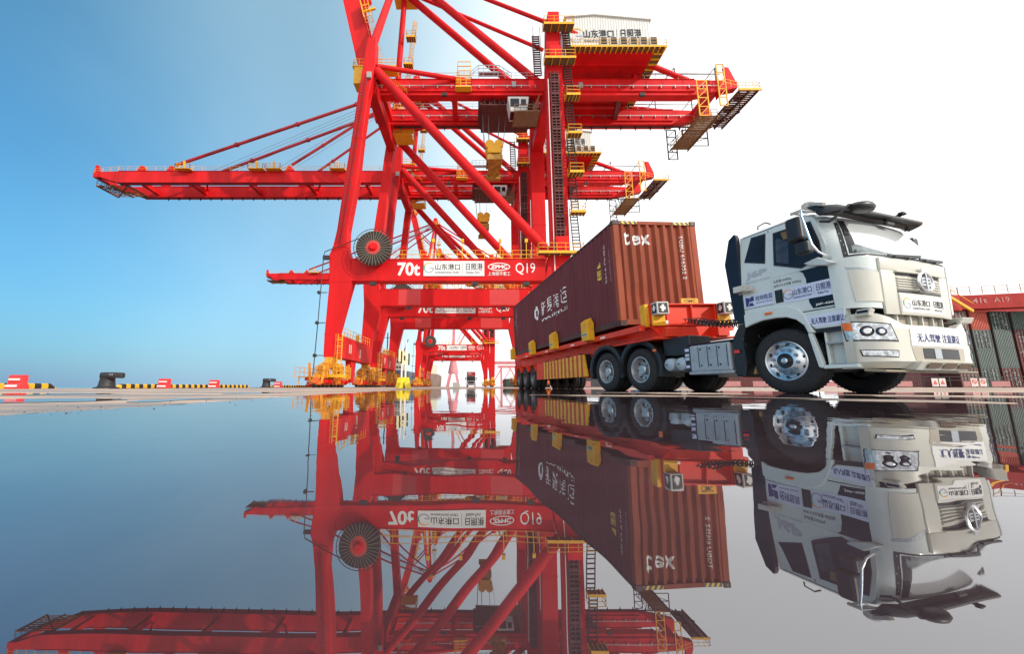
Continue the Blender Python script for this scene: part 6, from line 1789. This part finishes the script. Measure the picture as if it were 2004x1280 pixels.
for x, k, lb in ((57.75 - 5.6, 'tri', 'cream red triangle sign on the yard fence, the one nearer the tractor tyre'), (53.0, 'tri', 'cream red triangle sign on the yard fence, the one farther from the tractor tyre'), (56.6 + .0, 'ban', 'cream red ban ring sign on the yard fence, the one nearer the bumper'), (57.6, 'ban', 'cream red ban ring sign on the yard fence, the one farther from the bumper')):
    fence_sign(x, k, lb)

# ------------------------------------------------------------------ red yard gantry over the stacks
yg = thing('yard_gantry_crane', 'red yard gantry with railed girders over the stacked containers, 41t A19 on it', 'crane', (0, 0, 0))
YRED = mat('yard_crane_red', (.40, .032, .028), .55, spec=.2, var=.15, vscale=.6, dirt=.4, dirtcol=(.2, .02, .02))
def gb(name, fn, mt=YRED, par=None):
    m = M(); fn(m); return m.build(name, mt, par or yg)
gb('girder', lambda m: m.hexa([(66.5, 51.5, 10.5), (90, 51.5, 10.5), (90, 53, 10.5), (66.5, 53, 10.5)], [(66.5, 51.5, 12.2), (90, 51.5, 12.2), (90, 53, 12.2), (66.5, 53, 12.2)]))
def arm(m): m.hexa([(66.8, 49.6, 10.6), (92, 43.0, 10.6), (92, 44.2, 10.6), (66.8, 51.4, 10.6)], [(66.8, 49.6, 12.5), (92, 43.0, 12.5), (92, 44.2, 12.5), (66.8, 51.4, 12.5)])
ga = gb('girder', arm)
gb('end_beam', lambda m: m.hexa([(60.6, 48.4, 10.4), (66.75, 49.6, 10.4), (66.75, 53, 10.4), (60.6, 53, 10.4)], [(60.4, 48.4, 12.6), (66.75, 49.6, 12.6), (66.75, 53, 12.6), (60.4, 53, 12.6)]))
gb('railing', lambda m: (m.rail([(60.5, 48.5, 12.6), (66.7, 49.65, 12.6), (92, 43.1, 12.6)], 1.1, 1.3, .07), m.rail([(66.8, 53, 12.3), (90, 53, 12.3)], 1.1, 1.3, .07)), mat('faded_rail', (.55, .40, .32), .6))
gb('stair_flight', lambda m: (m.bar((63.0, 48.3, 12.5), (67.2, 48.9, 10.2), .2, .35), m.bar((63.0, 48.1, 13.5), (67.2, 48.7, 11.2), .06)), YEL)
for x in (69, 88): gb('leg', lambda m: m.box(x, x + 1.2, 66, 67.5, 0, 10.4))
for x in (62, 75): gb('aerial', lambda m: m.bar((x - .0, 49.2 if x < 70 else 47.6, 12.6), (x, 49.2 if x < 70 else 47.6, 15.5), .06), DARK)
def gl(m):
    dx, dy = 25.2, -6.6; n = math.hypot(dx, dy)
    f = lambda a, b: (66.8 + dx / n * a - .02 * 6.6 / n * -dy * 0, 49.6 + dy / n * a - .03, b)
    letter(m, '41t', f, 1.2, 2.7, 11.35, 12.05, .02); letter(m, 'A19', f, 3.4, 5.0, 11.35, 12.05, .0)
gb('lettering', gl, mat('faded_print', (.50, .22, .20), .6), ga)

# ------------------------------------------------------------------ ships and quay cranes far off
def hull(name, label, x, y, length, beam, height, colour, boot, rz):
    root = thing(name, label, 'ship', (x, y, -3.6), rz)
    m = M(); secs = [(-.5, .7), (-.45, .95), (-.2, 1), (.3, 1), (.42, .7), (.5, .05)]; vs = []
    for k, wd in secs:
        for z, f in ((0, .82), (height * .5, .95), (height, 1)):
            yb = k * length + (height * .25 * z / height if k > .4 else 0)
            vs += [(-beam / 2 * wd * f, -yb, z), (beam / 2 * wd * f, -yb, z)]
    n = 6; fs = []
    for i in range(len(secs) - 1):
        for a, b in ((0, 2), (2, 4), (4, 5), (5, 3), (3, 1), (1, 0)): fs.append((i * n + a, i * n + b, i * n + n + b, i * n + n + a))
    fs += [(0, 2, 4, 5, 3, 1), tuple(n * (len(secs) - 1) + q for q in (0, 2, 4, 5, 3, 1))]
    m.add(vs, fs); m.build('hull', colour, root, smooth=35)
    return root
HB_ = mat('hull_grey_blue', (.10, .14, .18), .5, var=.15, vscale=.2); HBR = mat('hull_brown', (.23, .16, .13), .6, var=.15, vscale=.2)
s1 = hull('cargo_ship', 'grey blue ship moored with a cream superstructure, beside the quay under the cranes', -49, 262, 110, 17, 13, HB_, None, 0)
m = M()
for k in range(4): m.box(-7 + k * .4, 7 - k * .4, -46 + k, -34, 13 + 3.2 * k, 16.1 + 3.2 * k)
sp_ = m.build('superstructure', mat('cream_paint', (.72, .68, .52), .5, var=.08), s1)
for k in range(4):
    for i in range(7):
        m = M(); m.box(-5.8 + i * 1.75, -4.6 + i * 1.75, -46.05 + k, -45.9 + k, 14.3 + 3.2 * k, 15.4 + 3.2 * k); m.build('window', GLASSD, sp_)
m = M(); m.tube((-4, -40, 26), (-4, -40, 36), .35); m.bar((-7, -40, 33), (-1, -40, 33), .3); m.bar((2, -20, 13), (2, -20, 27), .8); m.bar((2, -20, 26), (8, -38, 32), .5)
m.build('mast', DARK, s1)
s2 = hull('bulk_carrier', 'brown hulled ship moored farther off, beneath the far portal', -36.5, 330, 90, 11, 13.5, HBR, None, R(3))
m = M(); m.box(-4, 4, -30, -20, 13.5, 21); m.build('superstructure', mat('cream_paint', (.72, .68, .52)), s2)
m = M(); m.tube((0, -24, 21), (0, -24, 28), .4); m.build('mast', DARK, s2)
jib = thing('jib_crane', 'haze pale red luffing jib crane standing on the quay beyond the far portals', 'crane', (-19.5, 330, 0))
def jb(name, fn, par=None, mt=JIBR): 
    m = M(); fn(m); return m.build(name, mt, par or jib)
for x in (-5, 5):
    for y in (-5, 5): jb('leg', lambda m: m.hexa([(x - 1, y - 1, 0), (x + 1, y - 1, 0), (x + 1, y + 1, 0), (x - 1, y + 1, 0)], [(x * .5 - 1, y * .5 - 1, 12), (x * .5 + 1, y * .5 - 1, 12), (x * .5 + 1, y * .5 + 1, 12), (x * .5 - 1, y * .5 + 1, 12)]))
jb('tower', lambda m: m.lathe([(4.5, 11.5), (4.5, 13), (3.2, 20), (2.2, 24), (3.4, 26), (3.4, 27)], (0, 0, 0), 'z', 16))
mh = jb('machine_house', lambda m: m.box(-7, 5.5, -4, 4, 27, 36)); jb('window', lambda m: m.box(3.6, 5.6, -4.1, -3.9, 29.5, 33), mh, GLASSD); jb('deck', lambda m: m.box(-7.4, 6.2, -4.6, 4.6, 26.6, 26.98), mh)
jb('tower', lambda m: m.bar((0, 0, 36), (.5, 0, 66), 2.4)); jb('apex_head', lambda m: m.box(-2.5, 2.5, -1, 1, 66, 68))
jb('jib', lambda m: (m.bar((3, 0, 34), (17, -2, 58), 1.1), m.bar((17, -2, 58), (26, -2, 50), .8), m.bar((1, 0, 60), (17, -2, 58), .5), m.bar((3, 0, 40), (12, -1, 57), .5)))
# red portal beams of other cranes seen between the portals and the trailer
for i, (x, y) in enumerate(((20.5, 250), (30, 300))):
    g = thing('distant_gantry', 'small haze pale red gantry far off, %s behind the trailer tail' % ('nearer one' if i == 0 else 'farther one'), 'crane', (x, y, 0))
    for xx in (-9, 9):
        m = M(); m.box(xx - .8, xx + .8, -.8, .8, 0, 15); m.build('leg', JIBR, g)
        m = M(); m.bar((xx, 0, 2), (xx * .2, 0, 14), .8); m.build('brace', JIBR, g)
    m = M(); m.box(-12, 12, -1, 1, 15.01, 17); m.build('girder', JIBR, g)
yard_box(9.6, 118, 0, 'ribbed', 'dark green', 'dark green container standing far off beside the trailer tail')
yard_box(13.0, 118, 0, 'door', 'grey green', 'grey green container standing far off beside the trailer tail')
